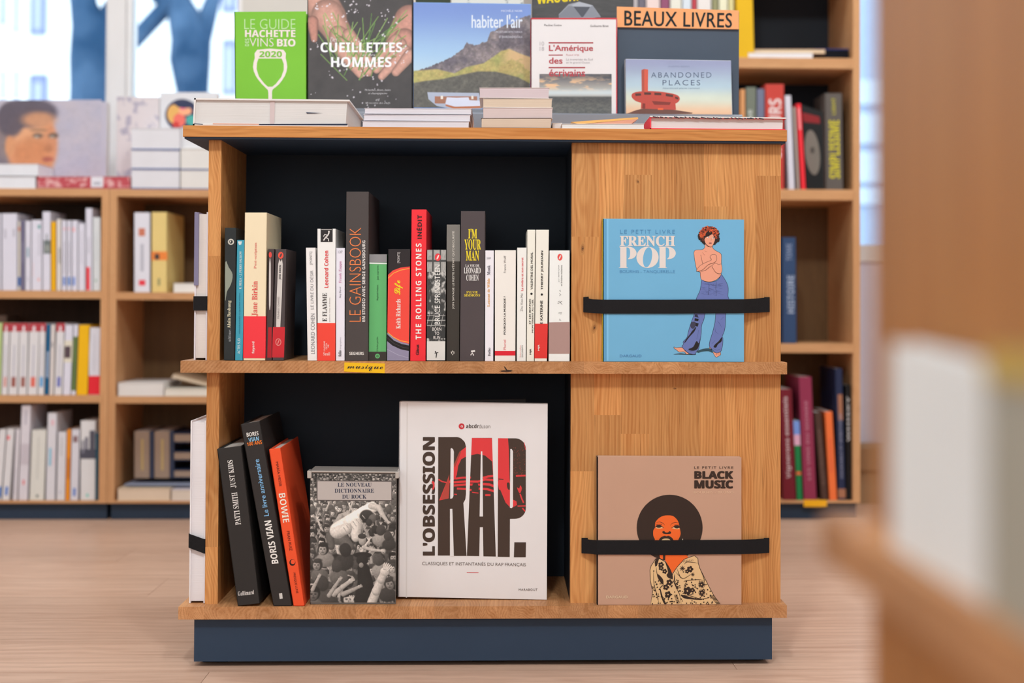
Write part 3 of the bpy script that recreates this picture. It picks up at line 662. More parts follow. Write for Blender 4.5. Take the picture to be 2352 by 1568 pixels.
for i in range(2):
    b = flat('white boxed book with blue edge, right stack, %s' % ('lower', 'upper')[i], Q(415, 387-i*46.5, 526, 431-i*46.5), YC+.01, .125, '#d9d2cc', '#d9d3d0', ZAT+i*.0519, shell='tlk', t=.002)
    b.band(0, .06, '#42548c', 'blue_edge', w1=1)
flat('plain white box lying on the right stack of boxed books', Q(415, 292, 520, 336), YC+.03, .1, '#d5d1d4', '#d3cfd2', ZAT+.104)

# tall bookcase on the right
zt1_, zt2_, zt3_, zt4_ = zc(133, 1880), zc(435, 1880), zc(789, 1880), zc(1150)
F = far
GT = 'books on the highest shelf in view of the tall bookcase'
for i, (x0, x1, tp, c, nm) in enumerate(((1440, 1455, -60, '#8a8088', 'grey spine at the left end of the highest shelf in view'), (1456, 1464, -30, '#c9bfc2', 'thin pale pink spine second on the highest shelf in view'), (1465, 1483, -40, '#6a6470', 'dark grey spine third on the highest shelf in view'), (1484, 1516, -50, '#ddc6c2', 'wide rose white spine on the highest shelf in view'),
        (1517, 1538, -42, '#8a4a68', 'plum spine on the highest shelf in view'), (1539, 1566, -52, '#d9d4c8', 'ivory spine right of the plum one'), (1567, 1588, -44, '#ccd2dc', 'pale blue white spine on the highest shelf in view'), (1589, 1600, -30, '#b9404a', 'thin red spine on the highest shelf in view'), (1601, 1634, -55, '#dcd3d0', 'white spine with red mark on the highest shelf in view'),
        (1635, 1650, -38, '#8d8a66', 'olive spine on the highest shelf in view'), (1651, 1672, -42, '#ddd8bc', 'pale cream spine left of the yellow files'), (1673, 1686, -48, '#d9cf9a', 'pale yellow spine left of the yellow files'))):
    F(nm, x0, x1, tp, 133, c, zt1_, dy=.03, group=GT)
F('tall bright yellow file on the highest shelf in view', 1694, 1733, -90, 133, '#d9a90c', zt1_, d=.2, lean=-6)
flat('white book lying flat on the tall bookcase, lowest of its pile', Q(1718, 121, 1868, 134), YC+.01, .2, '#e4dfe2', '#ded9dc', zt1_)
flat('cream and red book lying on the white one in the tall bookcase', Q(1732, 113, 1896, 121.5), YC+.02, .19, '#c9a28c', '#d6bd9f', zt1_+.0148)
flat('dark blue book lying flat at the right of the highest shelf in view', Q(1872, 112, 1950, 127), YC+.03, .2, '#1f2a66', '#14151c', zt1_, t=.003)
F('orange spine beside the easel board, tall bookcase', 1700, 1712, 205, 435, '#cf9160', zt2_)
F('grey green spine with white title, tall bookcase', 1713, 1737, 200, 435, '#6f7468', zt2_, txt=[('CUISINE', .25, .22, .6, .6, '#c9cbc6', 90)])
F('blue grey spine left of the thick red book, tall bookcase', 1738, 1756, 204, 435, '#6d7088', zt2_)
F('thick red book with white title, tall bookcase', 1757, 1801, 193, 435, '#bf3f36', zt2_, txt=[('SAVEURS', .2, .14, .85, .7, '#e2d0cf', 90)])
F('grey white book leaning left, tall bookcase', 1811, 1826, 219, 436, '#cfcad6', zt2_, lean=-9, d=.2)
F('thin beige book leaning left beside the bright red one', 1831, 1837, 246, 436, '#b9a49b', zt2_, lean=-10, d=.2)
F('bright red book leaning left, tall bookcase', 1840, 1851.5, 238, 436, '#e62a36', zt2_, lean=-11.5, d=.2, marks=[(.3, .05, .7, .3, '#f08c90')])
rbk = Book('black book with a round grey cymbal picture, leaning in the tall bookcase', [(1840, 240), (1893, 258), (1893, 436), (1852, 436)], VP(YC+.05, yaw=-.2, x=1.3), .02, '#131214', shell='fkl', zs=zt2_)
rbk.art([('#8c1219', [(1842, 258), (1882, 268), (1884, 284), (1845, 280)]), ('#7b736a', ell(1866, 350, 17, 52, rot=-6)), ('#4d4640', ell(1866, 345, 5, 8))])
F('dark grey book with big yellow title, tall bookcase', 1897, 1937, 214, 436, '#5c5450', zt2_, lean=-3, txt=[('SIMPLISSIME', .22, .28, .82, .88, '#cfc02a', 90), ('LIGHT', .4, .05, .62, .22, '#b3a833', 90)])
F('blue hardback alone in the brown compartment of the tall bookcase', 1798, 1830, 545, 787, '#2f4468', zt3_, lean=-2, txt=[('HISTOIRE', .35, .36, .85, .72, '#9fabc4', 90), ('TOME', .3, .06, .7, .22, '#7f8cab', 90)])
F('maroon book with white title leaning left, tall bookcase bottom', 1799, 1829, 893, 1143, '#6e1826', zt4_, lean=-10, d=.18, txt=[('Vignerons essentiels', .3, .07, .72, .82, '#cbb3b7', 90)])
F('green book with blue pink top, tall bookcase bottom', 1830, 1844, 966, 1143, '#1d7a44', zt4_, lean=-8, d=.16, marks=[(0, 0, 1, .2, '#7391d4'), (0, .18, 1, .32, '#d6a3bd'), (.1, .66, .9, .7, '#d9643c')])
F('pink maroon tall book leaning left, tall bookcase bottom', 1846, 1876, 865, 1143, '#8c2f4c', zt4_, lean=-12, d=.18, txt=[('LES VINS DU MONDE', .38, .2, .6, .85, '#b9798c', 90)])
F('dark brown book left of the orange one, tall bookcase bottom', 1886, 1902, 946, 1143, '#4b322a', zt4_, lean=-16, d=.16, txt=[('GASTRONOMIE', .3, .2, .7, .85, '#6d524a', 90)])
F('bright orange book leaning left, tall bookcase bottom', 1905, 1923, 945, 1144, '#f5703a', zt4_, lean=-11, d=.16, marks=[(.42, .3, .58, .7, '#d9583a')])
F('navy tall book with brown patch, tall bookcase bottom', 1925.5, 1942.5, 846, 1143, '#232a48', zt4_, lean=-8, d=.18, marks=[(.3, .2, .9, .4, '#a06a50'), (0, .93, 1, 1, '#a06a50')], txt=[('COCKTAILS ET SPIRITUEUX', .4, .35, .7, .85, '#8a8ca4', 90)])
F('black book beside the right bookcase side, bottom', 1944, 1955, 884, 1143, '#141216', zt4_, lean=-2, d=.16, txt=[('WHISKY', .25, .1, .8, .5, '#c9c3c3', 90)])
# box on the floor outside the tall bookcase
bxr = thing('cardboard_box', 'brown cardboard box on the floor right of the tall bookcase', 'box', (1.62, 1.9, 0))
box('carton', 1.5, 1.75, 1.82, 1.99, .0, .16, mat('#9b7a5c', .8), bxr); box('flap', 1.5, 1.75, 1.80, 1.822, .1, .162, mat('#8d6c50', .8), bxr)

# ------------------------------------------------------------------ things on the display unit's top
rz = ZT1
S1, S2, S3 = at(1500, 262, .25)[2], at(900, 250, .305)[2], at(900, 250, .305)[2]+.012
def riser():
    r = thing('display_riser', 'grey stepped riser under the face-out books on the unit', 'riser', (.48, .36, rz))
    x0, x1 = .03, .93
    prof = [(.243, rz+.0003), (.49, rz+.0003), (.49, S3), (.345, S3), (.345, S2), (.3, S2), (.3, S1), (.247, S1), (.243, S1-.003)]
    vs = [(x0, a, b) for a, b in prof]+[(x1, a, b) for a, b in prof]; n = len(prof)
    fs = [list(range(n))[::-1], list(range(n, 2*n))]+[[i, (i+1) % n, n+(i+1) % n, n+i] for i in range(n)]
    me = bpy.data.meshes.new('riser_body'); me.from_pydata(vs, [], fs); me.materials.append(mat('#7c7e88', .3, .4)); fixn(me); link('riser_body', me, r)
riser()
def wz(Y): return (S1 if Y < .3 else S2 if Y < .345 else S3)-.0002
def standing(label, quad, Y, d, cover, **kw):
    b = Book(label, quad, VP(Y, kw.pop('yaw', 0), x=kw.pop('x', .5)), d, cover, shell='fkl', zs=wz(Y), inset=kw.pop('inset', .003), t=.0018, **kw); return b
# front row
g1 = standing('lime green wine guide with a glass outline on its cover', [(538, 27), (703, 26), (703, 250), (540, 250)], .308, .025, '#77b536', spinecol='#73ab33')
c4 = crop(420, 0, 4.356); cr4 = (420, 0, 4.356); pk = '#e3d2cd'
g1.text('LE GUIDE', c4(615, 190, 1127, 292), '#bcd6a0', 0, off=-.012)
g1.text('HACHETTE', c4(622, 300, 1127, 372), pk, 0, 'bold', off=.012)
g1.text('VINS', c4(668, 382, 908, 466), pk, 0, off=-.01); g1.text('BIO', c4(942, 390, 1127, 466), pk, 0, 'bold', off=.015); g1.text('DES', c4(622, 385, 662, 462), '#bcd6a0', 90, 'bold')
gl_o = smooth([(745, 497), (1005, 497), (1028, 580), (1045, 670), (1020, 760), (960, 845), (905, 890), (892, 925), (890, 1060), (858, 1060), (855, 925), (840, 890), (790, 840), (730, 760), (702, 670), (720, 580)], True, 2)
gl_i = [(757, 585), (990, 585), (1010, 640), (1010, 700), (985, 770), (930, 840), (895, 868), (850, 868), (810, 830), (760, 765), (738, 690), (742, 630)]
g1.art([(pk, gl_o), ('#77b536', gl_i)], cr4); g1.text('2020', c4(765, 512, 992, 572), '#77b536', 0, 'bold', off=.01, lift=.0007)

g2 = standing('dark cooking book with hands holding wild herbs on its cover', [(706, -22), (948, -18), (947, 252), (706, 250)], .31, .024, '#2f2a2a')
def hands(s, t):
    x, y = s*242, t*270-20
    n = vnoise(s, t, 9, 21); nf = vnoise(s, t, 40, 5)
    c = mixc(C3('#332c2d'), C3('#474040'), n)
    def cap(x0, y0, x1, y1, r0, r1=None):
        r1 = r1 if r1 is not None else r0
        dx, dy = x1-x0, y1-y0; h = np.clip(((x-x0)*dx+(y-y0)*dy)/(dx*dx+dy*dy), 0, 1); rr = r0+(r1-r0)*h
        return np.sqrt((x-x0-dx*h)**2+(y-y0-dy*h)**2)/rr
    def sk(c, d, base):
        f = 1-sst(d, .93, 1.05); sh = np.clip(1-.38*np.clip(d, 0, 1)**3, 0, 1)
        return mixc(c, C3(base)*sh[..., None]*(.92+.16*nf[..., None]), f)
    sk1, sk2 = '#c99484', '#b97f70'
    for a in ((20, -10, 50, 40, 42, 40), (45, 35, 80, 90, 38, 30)): c = sk(c, cap(*a), sk1)
    for a in ((70, 80, 120, 130, 22, 15), (80, 100, 140, 165, 18, 11), (75, 112, 122, 170, 17, 10), (95, 80, 150, 150, 16, 10)): c = sk(c, cap(*a), sk1)
    c = sk(c, cap(10, 50, 14, 90, 14, 8), sk2)
    for a in ((238, 45, 215, 90, 38, 34), (225, 90, 195, 130, 28, 20)): c = sk(c, cap(*a), '#c48a7b')
    for a in ((215, 100, 160, 160, 16, 9), (225, 115, 172, 175, 15, 9), (238, 125, 205, 165, 15, 10), (205, 90, 158, 140, 14, 9)): c = sk(c, cap(*a), sk1)
    rs_ = np.random.RandomState(4)
    for k in range(46):
        a0, b0 = rs_.uniform(20, 235), rs_.uniform(20, 130); ang = rs_.uniform(.5, 2.6); l = rs_.uniform(30, 120)
        cx, cy = 120+rs_.uniform(-60, 30), 150+rs_.uniform(-30, 90)
        d = cap(a0, b0, a0*.4+cx*.6, b0*.4+cy*.6, 1.1); c = mixc(c, C3(('#6f9446', '#86a65c', '#557a38')[k % 3])*(.8+.4*n[..., None]), (1-sst(d, .7, 1.4))*.85)
    for k in range(190):
        if k % 6 == 0: u0, u1 = rs_.uniform(10, 235), rs_.uniform(5, 240)
        a0, b0 = u0+rs_.normal()*9, u1+rs_.normal()*8
        if b0 > 110 and rs_.rand() < .5: continue
        d = np.sqrt((x-a0)**2+(y-b0)**2)/rs_.uniform(.8, 2.4); c = mixc(c, C3('#d9cfd8'), (1-sst(d, .6, 1.3))*.9)
    return c
g2.paint([(708, -20), (946, -16), (945, 250), (708, 249)], 200, 225, hands)
g2.text('CUEILLETTES', c4(1378, 424, 2196, 524), '#ece6e8', 0, 'bold', off=.008); g2.text('HOMMES', c4(1483, 570, 2088, 672), '#ece6e8', 0, 'bold', off=.008)
g2.text('Des', c4(1470, 372, 1545, 418), '#d9d0d2', 0, 'italic'); g2.text('et des', c4(1800, 535, 1925, 560), '#d9d0d2', 0, 'italic')
for i, st in enumerate(('70 herbes, fleurs, baies', 'et champignons', 'et', '40 recettes des chefs')):
    g2.text(st, c4(1950-(130, 95, 20, 125)[i], 890+i*34+(28 if i > 1 else 0), 1950+(130, 95, 20, 125)[i], 914+i*34+(28 if i > 1 else 0)), '#cfc8ca', 0, 'italic')

g3 = standing('landscape format book with mountain meadow photo on its cover', [(949, 5), (1220, 9), (1218, 249), (949, 249)], .306, .02, '#7b9bd2')
def mount(s, t):
    n = vnoise(s, t, 12, 31); nf = vnoise(s, t, 45, 12)
    c = mixc(C3('#7089c8'), C3('#9dbcdc'), sst(t, .0, .55)); c = mixc(c, C3('#b4c8d8'), sst(t, .45, .7)*(1-s))
    def prof(pts): xs, ys = zip(*pts); return np.interp(s, xs, ys)
    top = prof([(0, .66), (.15, .6), (.28, .54), (.38, .47), (.43, .42), (.455, .36), (.47, .38), (.52, .4), (.58, .375), (.63, .36), (.655, .27), (.69, .26), (.73, .22), (.85, .18), (.93, .12), (1, .1)])+(nf-.5)*.03
    m = sst(t-top, -.004, .006); rock = mixc(C3('#5f5660'), C3('#8d7f80'), np.clip((n-.35)*2.2, 0, 1)); rock = rock*(.75+.5*nf[..., None])
    c = mixc(c, rock, m)
    sun = prof([(0, .64), (.2, .62), (.35, .66), (.45, .6), (.6, .56), (.68, .5), (.75, .44), (.82, .42), (.9, .46), (1, .5)])
    sunlit = sst(t-sun, 0, .02); c = mixc(c, mixc(C3('#bfa065'), C3('#979a58'), n)*(.85+.3*nf[..., None]), sunlit)
    c = mixc(c, C3('#d9b084'), sst(s, .72, .85)*(1-sst(t, .6, .7))*sunlit*sst(n, .4, .6)*.8)
    shd = prof([(0, .76), (.1, .74), (.25, .72), (.4, .68), (.55, .645), (.7, .645), (.8, .67), (.9, .7), (1, .76)])
    c = mixc(c, mixc(C3('#4e4a46'), C3('#6a645c'), n)*(.8+.4*nf[..., None]), sst(t-shd, -.005, .015))
    return c
g3.paint([(950, 7), (1219, 11), (1217, 248), (950, 247)], 220, 200, mount)
cr5 = (930, 0, 4.523); c5 = crop(930, 0, 4.523)
g3.art([('#aeb2c4', [(233, 958), (770, 965), (800, 1130), (500, 1135), (330, 1100), (245, 1030)]), ('#a5715c', [(310, 1000), (750, 1000), (750, 1080), (310, 1075)]), ('#e5d9cf', Q(372, 995, 396, 1030)), ('#e5d9cf', Q(690, 995, 712, 1030)),
        ('#d6d4e4', [(435, 1010), (540, 1015), (660, 1010), (670, 1040), (780, 1045), (790, 1100), (520, 1108), (420, 1080)]), ('#b9704f', [(420, 1082), (520, 1108), (790, 1100), (790, 1122), (520, 1132), (425, 1102)])], cr5, 'bed_picture', .0004)
g3.text('habiter l\'air', c5(692, 150, 1222, 292), '#d5dcf0', 0, off=.018); g3.text('MICHÈLE NOIR', c5(1000, 98, 1222, 124), '#cdd4ea', 0, off=.01)
g3.text('PROJETS ARCHITECTURAUX', c5(945, 322, 1222, 348), '#c8c6d2', 0); g3.text('ET ENVIRONNEMENTAUX', c5(980, 372, 1222, 396), '#c8c6d2', 0)

g4 = standing('white travel book with red title and sky photo, in the top row', [(1219, 41), (1418, 43), (1416, 270), (1219, 264)], .262, .028, '#ddd6d8', spinecol='#c23a44')
g4.art([('#c23c46', Q(1220, 41, 1417, 44.5)), ('#c23c46', Q(1415, 42, 1417.5, 260)), ('#a23640', c5(1493, 438, 1957, 452)), ('#a23640', c5(1493, 567, 1640, 577)), ('#a23640', c5(1493, 696, 1873, 709))], name='red_rules')
def sky4(s, t):
    n = vnoise(s, t, (5, 10), 77); nf = vnoise(s, t, 30, 2)
    c = mixc(C3('#57565f'), C3('#97928f'), sst(t, .0, .35)); c = mixc(c, C3('#3e3f48'), sst(s, .55, 1)*(1-sst(t, .0, .25)))
    c = mixc(c, C3('#e0b48c'), sst(n, .4, .6)*np.exp(-((t-.27)/.18)**2)); c = mixc(c, C3('#c3ced4'), np.exp(-((t-.47)/.1)**2)*.95)
    c = mixc(c, mixc(C3('#3c3e42'), C3('#5c5a58'), nf), sst(t, .54, .6)); c = mixc(c, C3('#6d6a66'), sst(t, .68, .8)*nf); return c
g4.paint(c5(1398, 768, 2148, 1180), 130, 75, sky4)
rd = '#b2424c'
g4.text('L\'Amérique', c5(1496, 466, 1955, 548), rd, 0, off=.02, lift=.0006); g4.text('des', c5(1496, 598, 1637, 662), rd, 0, off=.02, lift=.0006); g4.text('écrivains', c5(1496, 722, 1873, 795), rd, 0, off=.02, lift=.0006)
g4.text('Pauline Guéna', c5(1448, 250, 1628, 272), '#5c5458'); g4.text('Guillaume Binet', c5(1925, 258, 2115, 280), '#5c5458'); g4.text('Road trip', c5(1676, 560, 1810, 584), '#c58a8e')
g4.text('La traversée du Sud', c5(1676, 605, 1952, 628), '#a8a0a4'); g4.text('et le grand Ouest', c5(1676, 640, 1922, 664), '#a8a0a4'); g4.text('10\n18', c5(1400, 432, 1446, 528), '#b4acb0', 0)
# easel board with sign
eb = thing('easel_board', 'slate blue easel board carrying an orange shelf sign', 'display board', at(1558, 262, .28))
def slabq(name, quad, Y, d, m, parent, bevel=0):
    P = [at(*q, Y) for q in quad]; TL, TR, BR, BL = P; W_ = np.array([0, d, 0])
    me = boxes_mesh(name, [([BL, BR, BR+W_, BL+W_, TL, TR, TR+W_, TL+W_], 0)], [m]); fixn(me); return link(name, me, parent, bevel)
slabq('board', [(1418, 20), (1698, 26), (1697, 264), (1418, 262)], .274, .012, mat('#47505f', .5), eb, .001)
slabq('sign_plate', [(1417, 15), (1697, 24), (1697, 67), (1417, 62)], .269, .004, mat('#f2a06c', .4), eb)
c6 = crop(1400, 0, 3.408)
pS = VP(.269)
link('lettering', textmesh('lettering', 'BEAUX LIVRES', [(1434, 24), (1682, 30), (1681, 64), (1434, 59)], 0, mat('#141c20'), pS.hit, pS.n, 'n', .012, 1.05), eb)
link('easel_leg', boxes_mesh('easel_leg', [(cor(.83, .85, .2865, .2985, wz(.28)+.001, wz(.28)+.13), 0)], [mat('#47505f')]), eb)
g5 = standing('landscape photo book of a red saucer building, before the easel board', [(1436, 135), (1679, 139), (1682, 264), (1437, 262)], .2495, .018, '#c5c6cf', inset=.002)
def aband(s, t):
    n = vnoise(s, t, 4, 3)
    c = mixc(C3('#8f93b4'), C3('#a8bccb'), sst(t, 0, .5)); c = mixc(c, C3('#c8cbbd'), sst(t, .45, .72)); c = mixc(c, C3('#dfb08e'), sst(t, .7, 1)); return c*(.97+.06*n[..., None])
g5.paint([(1437, 136), (1679, 140), (1681, 263), (1438, 261)], 60, 40, aband)
RR, RD = '#b4493f', '#7c342f'
g5.art([('#6a463e', smooth([(150, 885), (250, 852), (400, 850), (540, 865), (640, 890), (150, 890)])), (RR, [(248, 790), (515, 795), (520, 860), (245, 850)]), (RD, [(260, 800), (280, 800), (280, 850), (255, 850)]),
        (RR, smooth([(172, 745), (200, 722), (300, 712), (420, 720), (520, 740), (550, 768), (535, 800), (480, 820), (350, 822), (230, 800), (185, 775)])), (RD, [(330, 790), (480, 800), (470, 822), (350, 820)]),
        ('#53322f', [(200, 732), (245, 730), (248, 748), (204, 752)]), ('#53322f', [(270, 722), (325, 724), (325, 742), (272, 742)]), ('#53322f', [(350, 724), (405, 728), (405, 746), (352, 744)]), ('#53322f', [(440, 732), (498, 742), (495, 760), (440, 752)]), ('#53322f', [(515, 755), (540, 765), (535, 780), (512, 770)]),
        ('#a84f42', [(250, 548), (272, 540), (272, 718), (252, 718)]), ('#c85846', [(272, 540), (302, 545), (300, 718), (272, 718)]), ('#e0603a', Q(378, 846, 420, 860))], (1400, 0, 3.408), 'saucer_picture', .0004)
g5.text('ABANDONED', c6(325, 566, 797, 608), '#5d6880', 0, off=-.005, sp=1.3, lift=.0006); g5.text('PLACES', c6(415, 626, 710, 668), '#5d6880', 0, off=-.005, sp=1.3, lift=.0006); g5.text('Abandoned places revisited', c6(415, 684, 705, 700), '#7f90a4', 0); g5.text('PHOTO BOOK', c6(460, 515, 630, 526), '#8790ac', 0)
# second row
h1 = standing('pale architecture book half hidden behind the mountain photo book', [(1036, -120), (1203, -116), (1203, 225), (1036, 222)], .36, .02, '#d8d3cc')
h1.paint([(1037, -118), (1202, -114), (1202, 60), (1037, 60)], 60, 60, lambda s, t: mixc(C3('#d9d4cc'), C3('#8a8c8c'), sst(vnoise(s, t, (8, 6), 50), .55, .6)))
h2 = standing('black book with yellow title and grey polyhedron, behind the white travel book', [(1223, -160), (1455, -154), (1453, 225), (1222, 222)], .36, .025, '#3a3536')
h2.paint([(1224, -158), (1454, -152), (1452, 60), (1223, 58)], 90, 80, lambda s, t: mixc(C3('#332f30'), C3('#4d4849'), vnoise(s, t, (10, 60), 15)))
h2.art([('#9a9aa4', [(1598, 150), (1700, 45), (1810, 18), (1950, 55), (2035, 175), (1860, 200), (1600, 185)]), ('#b0b0ba', [(1735, 55), (1810, 18), (1945, 55), (1925, 72), (1750, 68)]), ('#54545e', [(1750, 68), (1925, 72), (1850, 180), (1835, 180)]), ('#83838d', [(1598, 160), (1700, 60), (1750, 68), (1835, 185), (1602, 182)]), ('#8d8d97', [(1925, 72), (1950, 60), (2030, 180), (1850, 182)])], cr5, 'polyhedron_picture', .0005)
h2.text('WAUGH!', [(1231, -14), (1328, -18), (1328, 2), (1233, 10)], '#e8cc1c', 0, 'bold', off=.02, lift=.0006)
h3 = standing('dark green nature book top half hidden at the back of the riser', [(955, -100), (1034, -98), (1034, 225), (955, 222)], .36, .02, '#39402f')

# flat books along the front edge of the top
def pile(label, quad, Y, d, cover, page, zs, shell='tbk', t=.001, **kw):
    return Book(label, quad, VP(Y), d, cover, shell=shell, page=page, zs=zs, t=t, inset=kw.pop('inset', .0008), bevel=0, **kw)
ft = pile('thick grey white art book lying flat on the unit, left corner', [(446, 225), (803, 229), (799, 287), (443, 284)], .004, .235, '#ded6d4', '#d3ccca', rz, shell='tbl', t=.0026, inset=.004, group=None)
ft.art([('#c9b4b4', [(870, 1000), (918, 1002), (912, 1240), (868, 1240)]), ('#3c4254', [(1228, 1122), (1240, 1120), (1400, 1130), (1240, 1133)])], cr4, 'page_marks', -.003)
ft.art([('#1f2840', [(762, 1240), (1648, 1238), (1645, 1254), (762, 1250)]), ('#dda794', [(300, 1232), (760, 1238), (760, 1248), (300, 1244)]), ('#1f2840', [(110, 1234), (200, 1240), (200, 1246), (110, 1242)])], cr4, 'cover_edge_print', .0003)
zz = rz
for i, (a, b, yt, yb, lab) in enumerate(((832, 1078, 278, 292, 'lowest'), (835, 1081, 263, 278, 'middle'), (837, 1084, 248, 263, 'topmost'))):
    hh = at(950, yt, .004)[2]-at(950, yb, .004)[2]
    pile('white magazine-sized paperback in the three book pile on the unit, %s' % lab, [(a, yt), (b, yt+1), (b-1, yb), (a, yb)], .004+.002*i, .2, '#d8d2da', '#d4cdd4', zz, t=.0006, group='white paperbacks piled on the display unit'); zz += hh+.0008
zz = rz
for i, (a, b, yt, yb, c, lab) in enumerate(((1105, 1267, 271, 292, '#cdb6a4', 'lowest, dark underside'), (1109, 1270, 247, 271, '#cdb8b6', 'second from the bottom'), (1109, 1269, 226, 247, '#cfb9a6', 'third from the bottom'), (1101, 1262, 201, 226, '#cbb8bc', 'topmost, slightly turned'))):
    hh = at(1180, yt, .004)[2]-at(1180, yb, .004)[2]
    pile('thick cream pocket book in the four book pile, %s' % lab, [(a, yt), (b, yt), (b-1, yb), (a, yb)], .004+.001*i, .12, ('#2f2a3c' if i == 0 else '#ddd0cc'), c, zz, t=.0005, group='thick cream pocket books piled on the display unit'); zz += hh+.0008
pile('thin pale booklet under the edge of the cream pocket book pile', Q(1268, 282, 1291, 294), .03, .12, '#d9d0cc', '#d3cac8', rz)
ob = pile('open white catalogue lying on the unit, its pages lifting', Q(1290, 284, 1480, 294), .004, .13, '#dedad9', '#d9d5d4', rz, t=.0006)
PQ = VP(.03)
for nm, c, q in (('open_cover', '#d9a05c', [(1312, 280), (1465, 269), (1466, 273), (1330, 285)]), ('inner_page', '#c98a72', [(1340, 285), (1466, 273), (1448, 285), (1350, 286)])):
    P = [PQ.hit(*v) for v in q]; W_ = np.array([0, .09, .004])
    me = boxes_mesh(nm, [([P[3], P[2], P[2]+W_, P[3]+W_, P[0], P[1], P[1]+W_, P[0]+W_], 0)], [mat(c)]); fixn(me); link(nm, me, ob.root)
rk = pile('white paged art book with red spine lying flat, right corner', [(1493, 267), (1805, 271), (1804, 295), (1493, 293)], .006, .2, '#e6384a', '#d8cfcd', rz, shell='tbl', t=.0018, inset=.004)
me = boxes_mesh('cover_top', [(rk.bx(0, 1.002, .93, 1.03, -.01, 1), 0)], [mat('#dcd5d2')]); fixn(me); link('cover_top', me, rk.root)
rk.art(sum([stroke('#2b2b33', 2.2, [(1500+k*9+random.uniform(-3, 3), 268+random.uniform(-.5, 2)+k*.012*9), (1500+k*9+random.uniform(4, 11), 269.5+random.uniform(0, 2)+k*.012*9)]) for k in range(28)], []), name='cover_edge_print', off=.002)
# ------------------------------------------------------------------ upper compartment: the row of music books
ZM = ZM1; YS = .012
c1 = crop(430, 420, 3.5636); c2 = crop(690, 420, 3.485); c3 = crop(1010, 460, 3.825)
G1 = 'music books on the upper shelf of the display unit'
def bright(h, k=1.09): return '#%02x%02x%02x' % tuple(int(min(246, int(h[i:i+2], 16)*k)) for i in (1, 3, 5))
def spine(label, bx0, bx1, tx0, tx1, ty, col, d=.11, dy=0, **kw):
    if min(int(col[i:i+2], 16) for i in (1, 3, 5)) > 160: col = bright(col)
    return Book(label, [(tx0, ty), (tx1, ty), (bx1, 827), (bx0, 827)], VP(YS+dy), d, col, shell='flr', zs=ZM, group=G1, **kw)
WT = '#e9e2df'
def L(quadfn, bl, *a): return quadfn(*a)
def slant(c, x0, y0, x1, y1, dx):   # text box sheared by dx (crop px) at its top
    q = c(x0, y0, x1, y1); k = dx; return [(q[0][0]+k, q[0][1]), (q[1][0]+k, q[1][1]), q[2], q[3]]
b = spine('black spine with round emblem and white name, first on the left', 514, 539, 516.5, 542.5, 523, '#2a2d2e', .14)
b.text('Alain Bashung', slant(c1, 328, 962, 362, 1188, .4), '#e0d6b8', 90, 'serif'); b.text('ultime:', slant(c1, 334, 1198, 358, 1298, .2), '#8f9294', 90, 'serif')
b.art([('#c9c3b8', ell(358, 482, 25, 25)), ('#2a2d2e', ell(358, 482, 15, 15)), ('#c9c3b8', ell(354, 480, 5, 10, rot=30)), ('#8d9184', smooth([(312, 650), (340, 690), (372, 750), (358, 830), (325, 890), (312, 960)]))], (430, 420, 3.5636))
b = spine('slim teal spine with pale title', 540, 557.5, 544.5, 561.5, 551, '#3f97ae', .11)
b.text('K. REIJA • J. PERRY-SALKOW', slant(c1, 426, 558, 446, 868, .6), '#d5e0e0', 90, 'serif'); b.text('ANAGRAMMES À QUATRE MAINS', slant(c1, 420, 900, 436, 1235, .4), '#2d6f88', 90); b.text('ACTES SUD', slant(c1, 412, 1270, 434, 1398, .2), '#d5e0e0', 90)
b.art([('#cfd8da', [(414, 478), (448, 478), (442, 505), (425, 508)])], (430, 420, 3.5636))
b = spine('thick beige book with red paper band and red name', 559, 609, 562.5, 613.2, 488, '#dcc6a8', .15)
b.text('Jane Birkin', slant(c1, 528, 803, 580, 1090, .8), '#dc5550', 90, 'serif'); b.text('Post-scriptum', slant(c1, 546, 488, 572, 700, 1), '#dd8478', 90, 'serif')
b.band(.015, .298, '#f0303a'); b.text('fayard', slant(c1, 530, 1298, 556, 1395, .1), '#f2e4df', 90, 'bold', lift=.0009)
b = spine('dark pocket spine tucked half behind the beige book', 610.5, 624.5, 616.5, 630.5, 571.5, '#4a3c3c', .11, dy=.004)
b.art([('#e04a44', ell(680, 588, 12, 24)), ('#cfc6c4', smooth([(672, 650), (684, 660), (682, 1000), (670, 1000)])), ('#b01c28', [(663, 1180), (692, 1180), (690, 1430), (655, 1430)])], (430, 420, 3.5636))
b = spine('dark pocket spine with red foot and name in a pale tag', 626, 652, 632.5, 658, 572, '#4c4243', .11, dy=.002)
b.art([('#e8503f', ell(766, 592, 22, 28)), ('#4c4243', ell(766, 592, 7, 18, rot=25)), ('#cfc6c2', smooth([(745, 665), (765, 645), (782, 665), (762, 1175), (728, 1175)], True, 2)), ('#c4242e', [(702, 1178), (800, 1178), (792, 1428), (694, 1428)]), ('#d98a84', ell(746, 1302, 24, 30)), ('#c4242e', ell(746, 1302, 18, 24)), ('#d98a84', ell(746, 1302, 4, 22, rot=20))], (430, 420, 3.5636))
b.text('JANE BIRKIN', slant(c1, 750, 672, 770, 790, 1), '#2a2426', 90, 'bold'); b.text('MUNKEY DIARIES', slant(c1, 738, 930, 754, 1110, .3), '#8a8082', 90)
b = spine('slim off-white spine with thin grey capitals', 706.5, 728.2, 702.5, 724.5, 568.6, '#dbd3d2', .11)
b.text('LEONARD COHEN', slant(c2, 84, 1045, 116, 1366, -.4), '#6a6a70', 90, off=-.012); b.text('LE LIVRE DU DÉSIR', slant(c2, 76, 700, 106, 1010, -1), '#6a6a70', 90, off=-.012); b.text('[POINTS]', slant(c2, 76, 550, 100, 652, -1), '#8a8888', 90)
